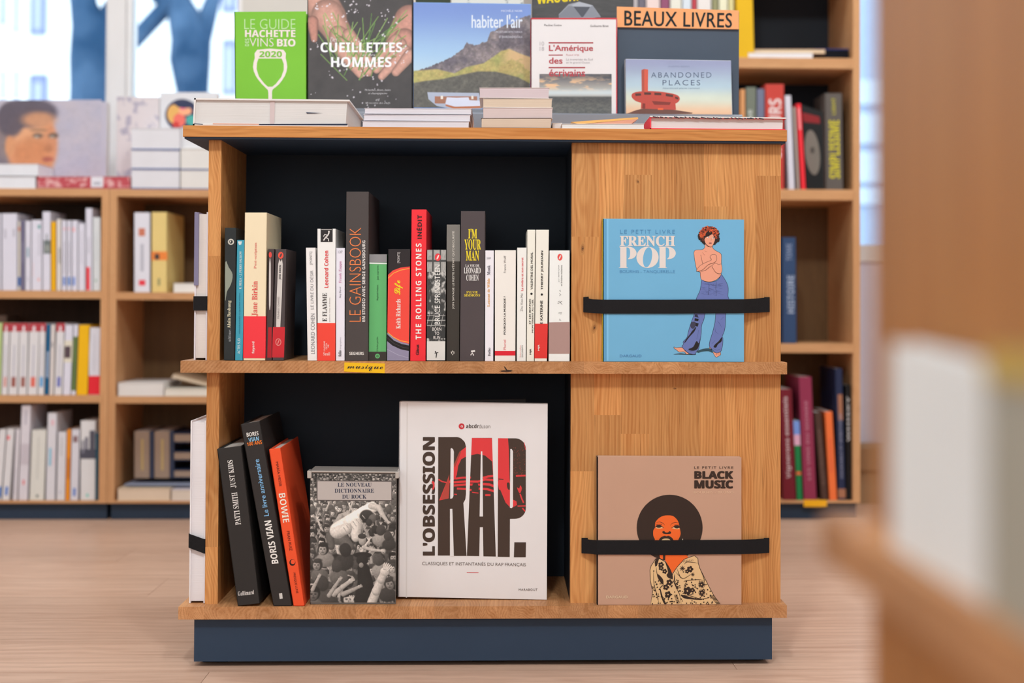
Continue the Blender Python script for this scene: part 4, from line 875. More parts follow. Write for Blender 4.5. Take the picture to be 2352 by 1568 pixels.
b = spine('white spine with red name, small photo and red band', 729.5, 769.5, 729, 771, 525, '#dcd4d3', .14)
b.text('Leonard Cohen', c2(190, 542, 224, 838), '#dc3c40', 90, 'bold'); b.text('E FLAMME', c2(176, 880, 212, 1108), '#3a3436', 90, 'serif'); b.text('poèmes, notes et dessins', c2(228, 918, 242, 1110), '#a39a9c', 90)
b.art([('#2a2526', c2(162, 366, 258, 472)), ('#d6cfcc', c2(168, 372, 250, 376))]+stroke('#d6cfcc', 3, [(743, 552), (748, 545), (753, 540), (756, 534)])+stroke('#d6cfcc', 2, [(748, 545), (754, 548), (755, 554)])+stroke('#d6cfcc', 2, [(752, 540), (746, 538), (743, 543)])+[('#d6cfcc', ell(755.5, 532, 2.2, 2.4, 10))])
b.band(.0, .285, '#f2402f'); b.text('Seuil', c2(184, 1354, 238, 1380), '#f0cfc8', 0, 'serif', lift=.0009); b.text('L\'HOMME\nDE SA\nVIE', c2(186, 1266, 230, 1345), '#f4ddd8', 90, lift=.0009)
b = spine('slim lilac white pocket spine with pale pink name', 771.5, 791.5, 772, 792, 569.3, '#d2cdd8', .11)
b.text('Frank Zappa', c2(308, 626, 334, 800), '#c98ab0', 90, 'serif'); b.text('Guy Darol', c2(310, 832, 330, 920), '#7d7884', 90); b.text('folio', c2(304, 1340, 328, 1388), '#2c2a30', 90, 'serif'); b.text('biographies', c2(314, 1236, 330, 1330), '#a8a4ae', 90); b.text('137', c2(302, 542, 338, 562), '#8a8690', 0)
b = spine('tall charcoal book with long orange title', 792.6, 845.8, 795.6, 847.2, 440, '#4a4241', .2, bevel=.0012)
b.text('LE GAINSBOOK', slant(c2, 392, 358, 484, 1110, .6), '#f08048', 90, off=-.018); b.text('EN STUDIO AVEC SERGE GAINSBOURG', slant(c2, 494, 460, 518, 1110, .4), '#ece4e0', 90, 'bold'); b.text('SEGHERS', c2(392, 1352, 508, 1376), '#ece4e0', 0, 'bold')
Book('black slab-like book standing deep behind the tall charcoal one', Q(785, 455, 858, 827), VP(.09), .1, '#131213', shell='flr', zs=ZM) if False else None
b = spine('green pocket spine with dark foot', 846.9, 887.4, 848.5, 888.5, 583.8, '#62af6d', .11, dy=.006)
b.art([('#8d8a8c', [(552, 571), (692, 571), (692, 636), (552, 636)]), ('#e2e6e0', [(552, 636), (692, 640), (692, 650), (552, 648)]), ('#3a3330', [(546, 1350), (688, 1350), (688, 1420), (546, 1420)]), ('#62b06c', ell(617, 1385, 19, 19)), ('#3a3330', ell(617, 1385, 9, 9)), ('#62b06c', ell(617, 1385, 5, 5))], (690, 420, 3.485), off=.0003)
b.text('Jazz supreme', c2(612, 660, 630, 775), '#2f5238', 90); b.text('Raphaël Imbert', c2(610, 815, 628, 938), '#2f5238', 90); b.text('L\'éclat poche', c2(608, 1230, 626, 1345), '#2f5238', 90)
b = spine('black and red vinyl label spine with yellow script title', 889.2, 941, 891.8, 942.2, 572, '#2c2527', .11)
b.art([('#8d86a0', [(694, 1200), (868, 1290), (866, 1420), (694, 1420)]), ('#1c1819', [(694, 1210), (750, 1262), (810, 1288), (868, 1300), (868, 1345), (800, 1330), (735, 1300), (694, 1265)])]
      + [('#f2483c', [(702, 735), (740, 700), (800, 678), (876, 668), (870, 1288), (800, 1270), (740, 1235), (696, 1190)])]+stroke('#f0b040', 5, [(702, 762), (745, 722), (800, 698), (874, 684)])+stroke('#f0b040', 5, [(698, 1195), (742, 1232), (800, 1262), (868, 1275)])+stroke('#4a4244', 3, [(694, 1238), (750, 1285), (820, 1315), (866, 1322)])+stroke('#b0aac0', 3, [(694, 1330), (780, 1375), (866, 1400)]), (690, 420, 3.485))
b.text('Life', c2(752, 780, 820, 894), '#f6d622', 90, 'script', off=.02); b.text('Keith Richards', c2(764, 930, 802, 1166), '#f4e3dc', 90, 'serif'); b.text('[POINTS]', c2(776, 556, 800, 640), '#d8d0d0', 90)
b = spine('tall red spine with spaced white title', 942.2, 977.5, 945.4, 979.8, 481, '#ee303a', .19)
b.text('THE ROLLING STONES', slant(c2, 922, 484, 968, 1252, .5), '#f4e8e4', 90, 'bold', sp=1.25); b.text('INÉDIT', slant(c2, 928, 256, 972, 446, .2), '#241c1e', 90, off=.03, sp=1.25); b.text('Glénat', c2(924, 1292, 950, 1376), '#241c1e', 90, off=.025)
b = spine('black and white photo spine with tall white surname', 980, 1022.7, 981.8, 1025, 573, '#3a3634', .11)
def spring(s, t):
    n = vnoise(s, t, (5, 18), 41); nf = vnoise(s, t, (14, 50), 9); g = .2+.55*sst(n, .45, .7)+.15*(nf-.5)
    g = np.where(t < .2, .62+.2*(nf-.5), g); g = np.where((t < .2) & ((np.abs(s-.3) < .04) | (np.abs(s-.7) < .03) | (np.abs(t-.1) < .01)), .25, g)
    g = np.where((t > .58) & (t < .8), .14+.05*nf, g); g = np.where((t > .58) & (t < .7) & ((np.abs((s*4+t*6) % 1) < .1) | (np.abs((t*22) % 1) < .12)), .65, g); g = np.where(t > .83, .84, g)
    return np.stack([g, g*.98, g*.96], -1)
b.paint([(981.4, 573.6), (1024.4, 573.6), (1022.4, 827), (980.2, 827)], 60, 260, spring)
b.text('BRUCE SPRINGSTEEN', slant(c2, 1074, 654, 1118, 1132, .3), '#ece6e2', 90, off=.0); b.text('BORN\nTO\nRUN', c2(1056, 1156, 1128, 1250), '#e6dfdb', 0)
b.art([('#e23c44', ell(1100, 594, 24, 30)), ('#ecd6d2', ell(1100, 594, 6, 20, rot=25))]+stroke('#1c1819', 7, [(1078, 1345), (1090, 1365), (1086, 1398)])+stroke('#1c1819', 5, [(1074, 1362), (1104, 1356)]), (690, 420, 3.485), 'emblem', .0006)
b = spine('tall dark spine with grey top and small white capitals', 1025.2, 1055, 1026.4, 1056.4, 515.4, '#3c3631', .15, dy=.004)
b.art([('#78736e', [(62, 213), (178, 213), (177, 536), (60, 536)])]+stroke('#d8d0c8', 5, [(98, 1330), (130, 1330), (114, 1358)], True)+stroke('#d8d0c8', 5, [(102, 1345), (114, 1318), (128, 1345)]), (1010, 460, 3.825))
b.text('JON SAVAGE LE RESTE N\'ÉTAIT QU\'OBSCURITÉ', slant(c3, 106, 270, 132, 954, .4), '#d6cfc6', 90, off=.01)
b = spine('thick charcoal spine with stacked yellow title', 1056, 1111.4, 1058.6, 1114.4, 484.8, '#4e4446', .16, bevel=.001)
b.text('I\'M', c3(250, 248, 328, 334), '#f4d12a', 0, 'serif', off=.012); b.text('YOUR', c3(217, 342, 362, 434), '#f4d12a', 0, 'serif', off=.01); b.text('MAN', c3(230, 440, 346, 530), '#f4d12a', 0, 'serif', off=.01)
b.text('LA VIE DE', c3(226, 562, 348, 584), '#ece4e2', 0, 'serif'); b.text('LEONARD', c3(213, 590, 360, 642), '#ece4e2', 0, 'serif'); b.text('COHEN', c3(234, 652, 342, 706), '#ece4e2', 0, 'serif')
b.text('SYLVIE\nSIMMONS', c3(215, 796, 354, 844), '#f0cf38', 0, 'serif'); b.art(stroke('#ece4e2', 9, [(272, 1360), (286, 1338), (298, 1362)])+stroke('#ece4e2', 14, [(276, 1326), (310, 1322)]), (1010, 460, 3.825))
b = spine('slim lilac white pocket spine with orange author name', 1113.5, 1133, 1114.5, 1134.5, 575, '#d6d1dc', .11)
b.text('Laurent de Wilde', c3(418, 684, 440, 932), '#dca14e', 90, 'serif'); b.text('Monk', c3(416, 570, 444, 655), '#5c5866', 90, 'serif'); b.text('folio', c3(424, 1294, 446, 1366), '#3a3840', 90, 'serif'); b.text('2009', c3(412, 500, 448, 516), '#6c6876', 0)
b = spine('wide ivory spine with a red stripe near the foot', 1136.5, 1183.8, 1136.5, 1185, 574.5, '#dcd1cb', .11)
b.text('POURQUOI LA MUSIQUE ?', c3(562, 842, 582, 1178), '#1f1c1c', 90, off=.02); b.text('Francis Wolff', c3(562, 486, 582, 636), '#8a8484', 90); b.text('Pluriel', c3(560, 1224, 582, 1312), '#e07c80', 90); b.art([('#d62030', c3(484, 1322, 664, 1362))], name='red_stripe')
b = spine('slim off-white spine with red title and thin name', 1186.6, 1208, 1188, 1210, 568.5, '#ddd4d1', .12)
b.text('La rivière et son secret', slant(c3, 714, 502, 734, 794, .2), '#d83440', 90, off=.012); b.text('Zhu Xiao-Mei', slant(c3, 710, 816, 730, 974, .2), '#5a5456', 90, off=-.01); b.text('DOCUMENTO', c3(720, 1272, 732, 1376), '#2a2626', 90); b.text('Robert Laffont', c3(702, 1272, 712, 1376), '#dd8a88', 90)
b = spine('tall slim cream spine with two line title', 1209.6, 1226.6, 1211, 1229.8, 527.5, '#dcd3c8', .13)
b.text('VALENTINE DEL MORAL', slant(c3, 798, 454, 818, 782, .3), '#1f1d1c', 90, off=.01); b.text('ET LES BEATLES', slant(c3, 784, 866, 800, 1085, .2), '#1f1d1c', 90, off=.012); b.text('MONTÈRENT AU CIEL', slant(c3, 806, 866, 822, 1162, .2), '#1f1d1c', 90, off=.012)
b.art([('#1f1d1c', ell(806, 820, 10, 10))], (1010, 460, 3.825)); b.text('M|R', c3(790, 1302, 808, 1354), '#1f1d1c', 90, off=.03)
b = spine('tall cream spine with red band at the foot', 1227.8, 1256.3, 1231.2, 1261, 527.5, '#dbd2c8', .13)
b.text('THIERRY JOURDAIN', slant(c3, 888, 442, 912, 786, .5), '#1f1d1c', 90, off=.02); b.text('E KATERINE', slant(c3, 882, 878, 904, 1084, .2), '#1f1d1c', 90, off=.02); b.art([('#1f1d1c', ell(897, 827, 10, 10))], (1010, 460, 3.825))
b.band(.022, .285, '#d9302c'); b.text('M|R', c3(862, 1266, 880, 1320), '#eee0da', 90, off=.03, lift=.0009)
b = spine('white pocket spine with mauve block, beside the partition', 1260, 1308.3, 1262.3, 1308.5, 575, '#ddd6d4', .11)
b.art([('#a98882', [(957, 1072), (1143, 1068), (1143, 1347), (957, 1347)]), ('#e2504c', ell(1056, 499, 22, 29)), ('#ddd6d4', ell(1056, 499, 6, 20, rot=25))]+stroke('#3a3637', 3, [(1076, 885), (1036, 908), (1040, 888), (1056, 886), (1058, 896), (1076, 915)])+stroke('#3a3637', 3, [(1048, 1050), (1066, 1056), (1052, 1040)])+stroke('#3a3637', 3, [(1042, 990), (1074, 984), (1066, 1000), (1056, 992)])+stroke('#3a3637', 3, [(1050, 840), (1066, 828), (1050, 818)])+stroke('#3a3637', 3, [(1058, 798), (1060, 786), (1052, 792), (1064, 800)]), (1010, 460, 3.825))
b.text('par david lynch', c3(1042, 568, 1052, 716), '#4a4647', 90); b.text('et kristine mckenna', c3(1062, 568, 1076, 752), '#4a4647', 90)
# yellow musique label on the shelf edge
pl = VP(-.0008); Pm = [pl.hit(*q) for q in ((791, 832), (884, 834.5), (883.5, 857), (790, 853))]
lb = boxes_mesh('shelf_label', [([Pm[3], Pm[2], Pm[2]+np.array([0, .0006, 0]), Pm[3]+np.array([0, .0006, 0]), Pm[0], Pm[1], Pm[1]+np.array([0, .0006, 0]), Pm[0]+np.array([0, .0006, 0])], 0)], [mat('#f2b518', .4)]); fixn(lb)
lab = thing('shelf_label', 'yellow tape label with handwritten word on the shelf edge', 'label', (Pm[0]+Pm[2])/2); link('tape', lb, lab)
link('lettering', textmesh('lettering', 'musique', [(797, 838), (880, 839), (880, 853), (797, 850.5)], 0, mat('#26222a'), pl.hit, pl.n, 'script', 0, 1, .0003), lab)

# ------------------------------------------------------------------ side books held by straps on the left
def side_book(label, x_out, x_in, z0, hgt, col, page, d=.2, yb=Y0+.004, lean=0):
    r = thing('book', label, 'book', ((x_out+x_in)/2, yb+d/2, z0))
    def bb(a, b, y0, y1, zz0, zz1): return [(p[0]+lean*(p[2]-z0), p[1], p[2]) for p in cor(a, b, y0, y1, zz0, zz1)]
    me = boxes_mesh('cover', [(bb(x_out, x_out+.0022, yb, yb+d, z0, z0+hgt), 0), (bb(x_in-.0022, x_in, yb, yb+d, z0, z0+hgt), 0), (bb(x_out, x_in, yb+d-.002, yb+d, z0, z0+hgt), 0)], [mat(col)]); link('cover', me, r)
    me = boxes_mesh('page_block', [(bb(x_out+.0022, x_in-.0022, yb+.003, yb+d-.002, z0+.003, z0+hgt-.003), 0)], [pagemat(page)]); link('page_block', me, r); return r
zt = at(455, 487, Y0)[2]
r = side_book('lilac backed hardcover held by a strap on the unit\'s left side, upper', at(444, 823, Y0)[0], .0355, ZM+.0004, zt-ZM, '#dcd3da', '#d9cdc8')
xo = at(444, 823, Y0)[0]
me = boxes_mesh('dust_jacket', [(cor(xo-.0006, xo+.006, Y0+.002, Y0+.2, at(450, 655, Y0)[2], zt), 0)], [mat('#7d7691')]); link('dust_jacket', me, r)
zt2 = at(432, 967, Y0)[2]; xo2 = at(433, 1380, Y0)[0]
r = side_book('thick white paperback held by a strap on the unit\'s left side, lower', xo2, .0355, ZB1+.0004, zt2-ZB1, '#e4dde0', '#e0d9dc', .2)
for nm, xa, q0, q1 in (('u', xo, (680, 713), (680, 713)), ('l', xo2, (1226, 1258), (1238, 1271))):
    a = sp(444, *q0, Y0); c = sp(474, *q1, Y0)
    strap(MU, [(xa-.001, .25, a[2], a[3]), (xa-.0012, Y0+.003, a[2], a[3]), (xa-.0004, Y0+.0015, a[2], a[3]), (.0345, Y0+.001, c[2], c[3]), (.0362, Y0-.001, c[2], c[3])][::-1] if False else [(.0362, Y0+.0008, c[2], c[3]), (.034, Y0+.001, c[2], c[3]), (xa-.0004, Y0+.0012, a[2], a[3]), (xa-.0016, Y0+.004, a[2], a[3]), (xa-.0016, .25, a[2], a[3])])

# ------------------------------------------------------------------ strapped square books on the oak panel
fp = Book('sky blue square book with a red haired woman, strapped on the oak panel', [(1384, 502), (1709, 504), (1709, 832), (1384, 831)], VP(YB), Y0-YB-.0006, '#6fabd0', shell='fkl', zs=ZM, t=.0022, inset=.003, spinecol='#e8cf3c')
fp.art([('#5f9ac2', Q(1387, 503, 1393, 828)), ('#7fbbe0', Q(1394, 503, 1397.5, 828))], name='hinge_shading', off=.0001)  # groove's shade and lit edge painted as two flat strips
cf = (1340, 500, 8.7125); cF = crop(*cf); cs = '#ddd0cb'
fp.text('LE PETIT LIVRE', cF(735, 240, 1830, 320), '#4f86b4', 0, off=-.008, sp=1.3)
fp.text('FRENCH', cF(728, 358, 1835, 570), cs, 0, 'serif', off=.02)
def PP(dx): return [(cs, [(p[0]+dx, p[1]) for p in q]) for q in ([(718, 578), (862, 578), (862, 990), (890, 996), (890, 1003), (710, 1003), (710, 996), (737, 990), (737, 596), (718, 588)], smooth([(862, 577), (900, 577), (960, 585), (1020, 620), (1060, 680), (1060, 735), (1025, 790), (970, 820), (890, 828), (900, 812), (925, 780), (934, 700), (925, 630), (900, 598), (862, 592)], True, 2))]
fp.art(PP(0)+PP(785)+[(cs, ell(1283, 790, 222, 213, 48)), ('#6fabd0', ell(1283, 790, 88, 203, 44, rot=9))], cf, 'title_lettering')
fp.text('BOURHIS - TANQUERELLE', cF(730, 1045, 1830, 1115), '#4f86b4', 0, off=-.008); fp.text('DARGAUD', crop(1320, 480, 4.126)(428, 1378, 634, 1402), '#4f7fae', 0)
SK, JN, LNc = '#e39a80', '#6572ac', '#1f1a1c'
A = []
A += ink(SK, [(455, 470), (450, 530), (400, 580), (260, 590), (220, 640), (225, 720), (250, 880), (290, 1030), (350, 1060), (355, 1130), (380, 1220), (450, 1250), (560, 1265), (680, 1230), (760, 1165), (800, 1112), (795, 1090), (815, 1000), (800, 880), (802, 700), (765, 650), (720, 625), (660, 590), (615, 540), (600, 500)], 7)
HR = [(560, 95), (640, 120), (720, 180), (748, 240), (742, 310), (742, 390), (690, 430), (640, 465), (600, 380), (470, 380), (440, 462), (370, 400), (325, 330), (325, 260), (380, 180), (460, 110)]
A += ink('#2a1a18', HR, 6)
rr = random.Random(2)
for x, y in smooth(HR, True, 2): A.append(('#2a1a18', ell(x+rr.uniform(-5, 5), y+rr.uniform(-5, 5), rr.uniform(14, 26), rr.uniform(14, 24), 9)))
for k in range(270):
    a_ = rr.uniform(0, 6.28); q = rr.uniform(.2, 1.0)**.6; x, y = 537+205*q*math.cos(a_), 255+165*q*math.sin(a_)
    if y > 280 and 440 < x < 670 or y > 440: continue
    r_ = rr.uniform(9, 17); a0 = rr.uniform(0, 360)
    A += stroke(('#c9502e', '#e06a3c', '#b5432a')[k % 3], rr.uniform(8, 15)*(1 if y < 300 else .6), ell(x, y, r_*1.3, r_, 7, rr.uniform(0, 180), a0, a0+rr.uniform(120, 220)), taper=True)
A += ink(SK, [(470, 320), (540, 290), (610, 252), (650, 320), (667, 370), (645, 440), (610, 505), (565, 525), (510, 495), (462, 445), (440, 370)], 6)
A += [('#dfe6ea', ell(522, 322, 20, 12, 12)), ('#37505c', ell(524, 320, 10, 10, 10)), ('#dfe6ea', ell(630, 336, 20, 12, 12)), ('#37505c', ell(630, 334, 10, 10, 10)), ('#a55c58', ell(565, 445, 34, 16, 14)), ('#6a3436', ell(567, 445, 26, 4, 10))]
A += stroke(LNc, 6, [(492, 302), (525, 296), (552, 304)], taper=True)+stroke(LNc, 6, [(608, 312), (640, 312), (662, 326)], taper=True)+stroke('#a0604f', 4, [(585, 340), (590, 385), (565, 398)])
A += ink(SK, [(270, 1040), (400, 1010), (520, 900), (640, 860), (700, 800), (690, 700), (600, 690), (560, 740), (590, 800), (480, 850), (400, 890), (330, 940)], 6)
A += ink(SK, [(800, 890), (740, 900), (680, 870), (600, 925), (640, 1000), (690, 1070), (780, 1092), (815, 1020)], 6)
A += stroke(LNc, 7, [(345, 1055), (470, 1015), (560, 940), (600, 915)], taper=True)+stroke(LNc, 5, [(365, 690), (385, 800), (405, 880)])+stroke('#a0604f', 4, [(400, 640), (430, 680), (450, 700)])+stroke('#a0604f', 4, [(445, 605), (500, 632)])+stroke(LNc, 8, [(470, 480), (520, 515), (575, 528)], taper=True)
A += ink(JN, [(800, 1112), (850, 1180), (910, 1280), (945, 1400), (935, 1560), (925, 1690), (300, 1690), (345, 1460), (370, 1340), (388, 1228), (450, 1255), (560, 1275), (700, 1240), (760, 1180)], 7)
for k in range(60):
    x, y = rr.uniform(400, 880), rr.uniform(1290, 1540)
    A += stroke('#3a3f70', 4, [(x-40, y+rr.uniform(-14, 6)), (x, y+8), (x+40, y+rr.uniform(-6, 14))], taper=True)
A += stroke(LNc, 5, [(690, 1260), (680, 1400), (690, 1560)])+stroke(LNc, 5, [(540, 1320), (540, 1440), (520, 1540)])
fp.art(A, (1570, 510, 9.223), 'woman_picture')
A = ink(SK, [(165, 1255), (200, 1275), (340, 1270), (400, 1340), (490, 1410), (430, 1418), (380, 1360), (280, 1368), (210, 1315), (170, 1292)], 7)
A += ink(SK, [(920, 1265), (950, 1290), (990, 1360), (1080, 1385), (1140, 1365), (1157, 1420), (1100, 1460), (1060, 1476), (1020, 1430), (960, 1310), (915, 1300)], 7)
A += [(LNc, smooth([(150, 1418), (300, 1395), (450, 1410), (620, 1410), (600, 1428), (400, 1422), (250, 1418)])), ('#2f4a55', smooth([(650, 1350), (780, 1300), (920, 1290), (970, 1330), (980, 1385), (900, 1350), (760, 1360), (680, 1385)]))]
A += ink(JN, [(660, 250), (600, 540), (545, 700), (510, 800), (470, 940), (440, 1060), (360, 1150), (370, 1200), (332, 1250), (400, 1330), (480, 1390), (600, 1420), (645, 1360), (690, 1300), (720, 1130), (745, 960), (752, 800), (800, 680), (830, 540), (960, 240)], 8)
A += ink(JN, [(1060, 240), (1050, 560), (1030, 760), (980, 960), (920, 1160), (920, 1250), (980, 1320), (1060, 1387), (1160, 1350), (1195, 1220), (1202, 1080), (1190, 1030), (1240, 900), (1257, 720), (1262, 560), (1300, 240)], 8)
A += [(LNc, smooth([(640, 830), (600, 930), (500, 1040), (390, 1180), (400, 1130), (480, 1020), (570, 900)])), (LNc, smooth([(720, 1070), (690, 1250), (640, 1320), (540, 1340), (470, 1305), (570, 1260), (630, 1150), (660, 1140), (690, 1180)])), (LNc, smooth([(1180, 1050), (1175, 1140), (1100, 1200), (1060, 1270), (1005, 1260), (1040, 1200), (1110, 1140)])), (LNc, [(605, 650), (690, 665), (680, 715), (600, 705)]), (LNc, [(625, 745), (690, 760), (670, 830), (620, 820)]), ('#3c3a50', smooth([(530, 740), (620, 730), (610, 840), (560, 875), (515, 830)])), ('#2f2e44', [(610, 570), (660, 570), (690, 640), (600, 620)])]
for q in ([(1080, 700), (1130, 760), (1180, 850)], [(1040, 860), (1050, 940), (1110, 985)], [(1150, 690), (1220, 620)], [(970, 1190), (1040, 1120)], [(690, 900), (650, 1100)], [(560, 900), (480, 1040)], [(700, 620), (720, 760)], [(420, 1320), (520, 1350), (640, 1340)], [(980, 1290), (1080, 1330), (1180, 1290)]): A += stroke('#30345c', 6, q, taper=True)
for k in range(5): A += stroke(LNc, 4, [(1050+k*22, 1400-k*4), (1056+k*22, 1440-k*4)])
fp.art(A, (1530, 660, 9.224), 'woman_picture', .0002)

bmk = Book('tan square book with a woman in a large afro, strapped on the oak panel', [(1371, 1048), (1703, 1050), (1703, 1389), (1371, 1389)], VP(YB), Y0-YB-.0006, '#bf9680', shell='fkl', zs=ZB1, t=.0022, inset=.003, spinecol='#262a33')
c7 = crop(1310, 1020, 3.92)
bmk.text('LE PETIT LIVRE', c7(1115, 198, 1467, 220), '#3a2a24', 0, sp=1.25); bmk.text('BLACK', c7(1115, 241, 1466, 311), '#36261f', 0, 'bold', off=.05); bmk.text('MUSIC', c7(1115, 323, 1466, 398), '#36261f', 0, 'bold', off=.05)
bmk.text('BOURHIS - BRÜNO', c7(1112, 416, 1467, 442), '#dcb99c', 0, sp=1.15); bmk.text('DARGAUD', c7(322, 1362, 515, 1386), '#dcc4a4', 0, off=.01)
BR, OR, CR = '#33241e', '#fa6528', '#dfb888'
A = [(BR, ell(462, 482, 448, 448, 64))]
A += [(OR, smooth([(275, 395), (330, 342), (400, 316), (500, 320), (560, 370), (587, 425), (602, 500), (612, 560), (600, 605), (578, 650), (570, 700), (270, 700), (262, 640), (240, 590), (240, 520), (262, 480), (265, 430)], True, 3))]
A += [(CR, [(262, 482), (300, 470), (345, 468), (380, 486), (340, 494), (290, 492)]), (BR, ell(315, 462, 38, 22, 16)), (CR, [(490, 488), (530, 470), (580, 476), (602, 500), (560, 502), (520, 496)]), (BR, ell(560, 470, 38, 22, 16)), (OR, [(262, 440), (300, 432), (360, 445), (375, 462), (330, 446), (280, 450)])]
A += stroke(BR, 8, [(262, 480), (290, 450), (330, 444), (380, 484)])+stroke(BR, 8, [(488, 486), (530, 458), (580, 456), (604, 490)])+stroke(BR, 7, [(278, 412), (330, 404), (375, 422), (398, 450)], taper=True)+stroke(BR, 7, [(468, 452), (500, 420), (540, 410), (582, 416)], taper=True)
for k in range(7): A += stroke(BR, 5, [(285+k*12, 446), (280+k*12, 430)])+stroke(BR, 5, [(530+k*10, 455), (532+k*11, 438)])
A += [(BR, smooth([(362, 540), (385, 526), (405, 545), (440, 545), (460, 528), (482, 545), (470, 565), (430, 568), (380, 564)])), (BR, smooth([(315, 655), (340, 615), (390, 592), (420, 598), (450, 592), (495, 620), (512, 655), (512, 720), (315, 720)])), (CR, smooth([(345, 660), (380, 632), (440, 630), (480, 660), (470, 690), (350, 690)])), ('#e8ddc8', Q(636, 632, 644, 655))]
A += [(OR, [(325, 852), (692, 852), (722, 895), (600, 970), (495, 1100), (410, 935), (370, 912), (330, 895)])]+stroke(BR, 32, [(388, 845), (385, 925)])
A += ink(CR, [(275, 900), (210, 1000), (195, 1060), (200, 1200), (230, 1350), (205, 1560), (1150, 1560), (1060, 1400), (990, 1270), (930, 1150), (870, 1030), (850, 960), (845, 900), (800, 862), (740, 880), (660, 910), (560, 1020), (502, 1110), (492, 1150), (430, 1000), (400, 945), (330, 905)], 8, BR, sm=False)
A += [(BR, [(275, 900), (320, 900), (290, 1000), (265, 1010), (258, 950)]), (BR, smooth([(400, 935), (470, 1040), (500, 1120), (500, 1180), (440, 1160), (420, 1120), (440, 1080)])), (BR, smooth([(300, 1110), (370, 1180), (375, 1250), (340, 1230), (310, 1170)])), (BR, smooth([(530, 1110), (540, 1230), (580, 1320), (540, 1270), (520, 1180)])), (BR, smooth([(330, 1290), (370, 1420), (420, 1528), (390, 1528), (340, 1400)])), (BR, smooth([(620, 1390), (800, 1440), (900, 1450), (880, 1465), (700, 1450), (640, 1430)]))]
def flower(x, y, r, n=5): return sum([[(BR, ell(x+r*.7*math.cos(k*6.283/n), y+r*.7*math.sin(k*6.283/n), r*.5, r*.5, 10))] for k in range(n)], [])+[(CR, ell(x, y, r*.22, r*.22, 8))]
def aster(x, y, r): return sum([stroke(BR, r*.28, [(x-r*math.cos(a), y-r*math.sin(a)), (x+r*math.cos(a), y+r*math.sin(a))], taper=False) for a in (0, .78, 1.57, 2.36)], [])
for x, y, q in ((345, 985, 34), (345, 1030, 30), (395, 1075, 30), (740, 1045, 38), (700, 1075, 26), (460, 1225, 38), (412, 1290, 36), (705, 1340, 50), (895, 1255, 34), (900, 1365, 34), (440, 1390, 40), (770, 1330, 30)): A += flower(x, y, q)
for x, y, q in ((635, 1035, 36), (777, 1120, 24), (285, 1250, 16), (245, 1070, 12), (650, 1082, 12), (765, 1180, 16)): A += aster(x, y, q)
for cx, cy in ((895, 1255), (900, 1365)): A += stroke(BR, 4, ell(cx, cy, 44, 46, 20), True)
rr = random.Random(8)
for k in range(150):
    x, y = rr.uniform(230, 1060), rr.uniform(1180, 1520)
    if x > 620+(y-1180)*1.1+230: continue
    A.append((BR, smooth([(x+rr.uniform(4, 15)*math.cos(j*1.26), y+rr.uniform(4, 14)*math.sin(j*1.26)) for j in range(5)], True, 2)))
for q in ([(500, 1120), (510, 1200), (560, 1310), (600, 1400), (620, 1528)], [(540, 1080), (610, 1150), (660, 1170), (800, 1080)], [(650, 1215), (690, 1200), (850, 1185), (930, 1200)], [(690, 1210), (660, 1280), (680, 1330)], [(620, 1400), (720, 1400), (900, 1450), (1060, 1400)], [(240, 1070), (250, 1250), (290, 1400), (320, 1528)], [(280, 1010), (300, 1150), (370, 1270)], [(660, 980), (700, 945), (840, 960)], [(870, 1030), (930, 1180), (920, 1250)], [(930, 1260), (975, 1250)], [(560, 1030), (600, 1140), (620, 1165)]): A += stroke(BR, 8, smooth(q, False), taper=True)
for k in range(7): A += stroke(BR, 7, [(520+k*6, 1400+k*18), (566+k*6, 1392+k*18)])+stroke(BR, 9, [(1010+k*14, 1410+k*17), (1070+k*13, 1406+k*17)])+stroke(BR, 5, [(640+k*22, 925-k*4+k*k*.4), (650+k*22, 950-k*4)])
A = [(it[0], [(x, min(y, 1521)) for x, y in it[1]])+tuple(it[2:]) for it in A]
bmk.art(A, (1460, 1130, 5.918), 'woman_picture')

# ------------------------------------------------------------------ lower compartment
def lean(label, quad, d, col, **kw): return Book(label, quad, VP(.003), d, col, shell='flr', zs=ZB1, bevel=.0012, t=.002, inset=.003, **kw)
b = lean('black leaning book with white capitals, lower left compartment', [(498.2, 1030.9), (554.7, 1023.5), (597, 1386), (546, 1392)], .2, '#2e2a29')
def LQ(q, u0, v0, u1, v1):   # sub-quad, v from the top
    TL, TR, BR_, BL = [np.array(p) for p in q]
    f = lambda u, v: tuple((TL*(1-u)+TR*u)*(1-v)+(BL*(1-u)+BR_*u)*v)
    return [f(u0, v0), f(u1, v0), f(u1, v1), f(u0, v1)]
q = [(498.2, 1030.9), (554.7, 1023.5), (597, 1386), (546, 1392)]
b.text('PATTI SMITH', LQ(q, .36, .285, .6, .49), '#e6dfdc', 90, 'serif'); b.text('JUST KIDS', LQ(q, .36, .08, .6, .255), '#e6dfdc', 90, 'serif'); b.text('Gallimard', [(546, 1358), (583, 1354), (583.5, 1364), (547, 1368)], '#e0d9d6', 0, 'serif')
q = [(552.4, 974.4), (597, 966), (671, 1389), (628, 1392)]
b = lean('black leaning book with blue and white title, lower compartment', q, .2, '#302b2a')
b.text('Le livre anniversaire', LQ(q, .36, .2, .62, .51), '#7fb2dc', 90, off=.015); b.text('BORIS VIAN', LQ(q, .32, .535, .68, .77), '#e8e2de', 90, 'bold', off=.01)
b.text('BORIS', [(566, 993.5), (593, 990), (594, 999), (567, 1003)], '#e8e2de', 0, 'bold'); b.text('VIAN', [(570, 1006), (594, 1001.5), (595, 1011), (572, 1014.5)], '#8fbfe0', 0, 'bold'); b.text('100 ANS', [(567, 1016), (601, 1010), (602, 1019), (568, 1024)], '#f07a2c', 0, 'bold')
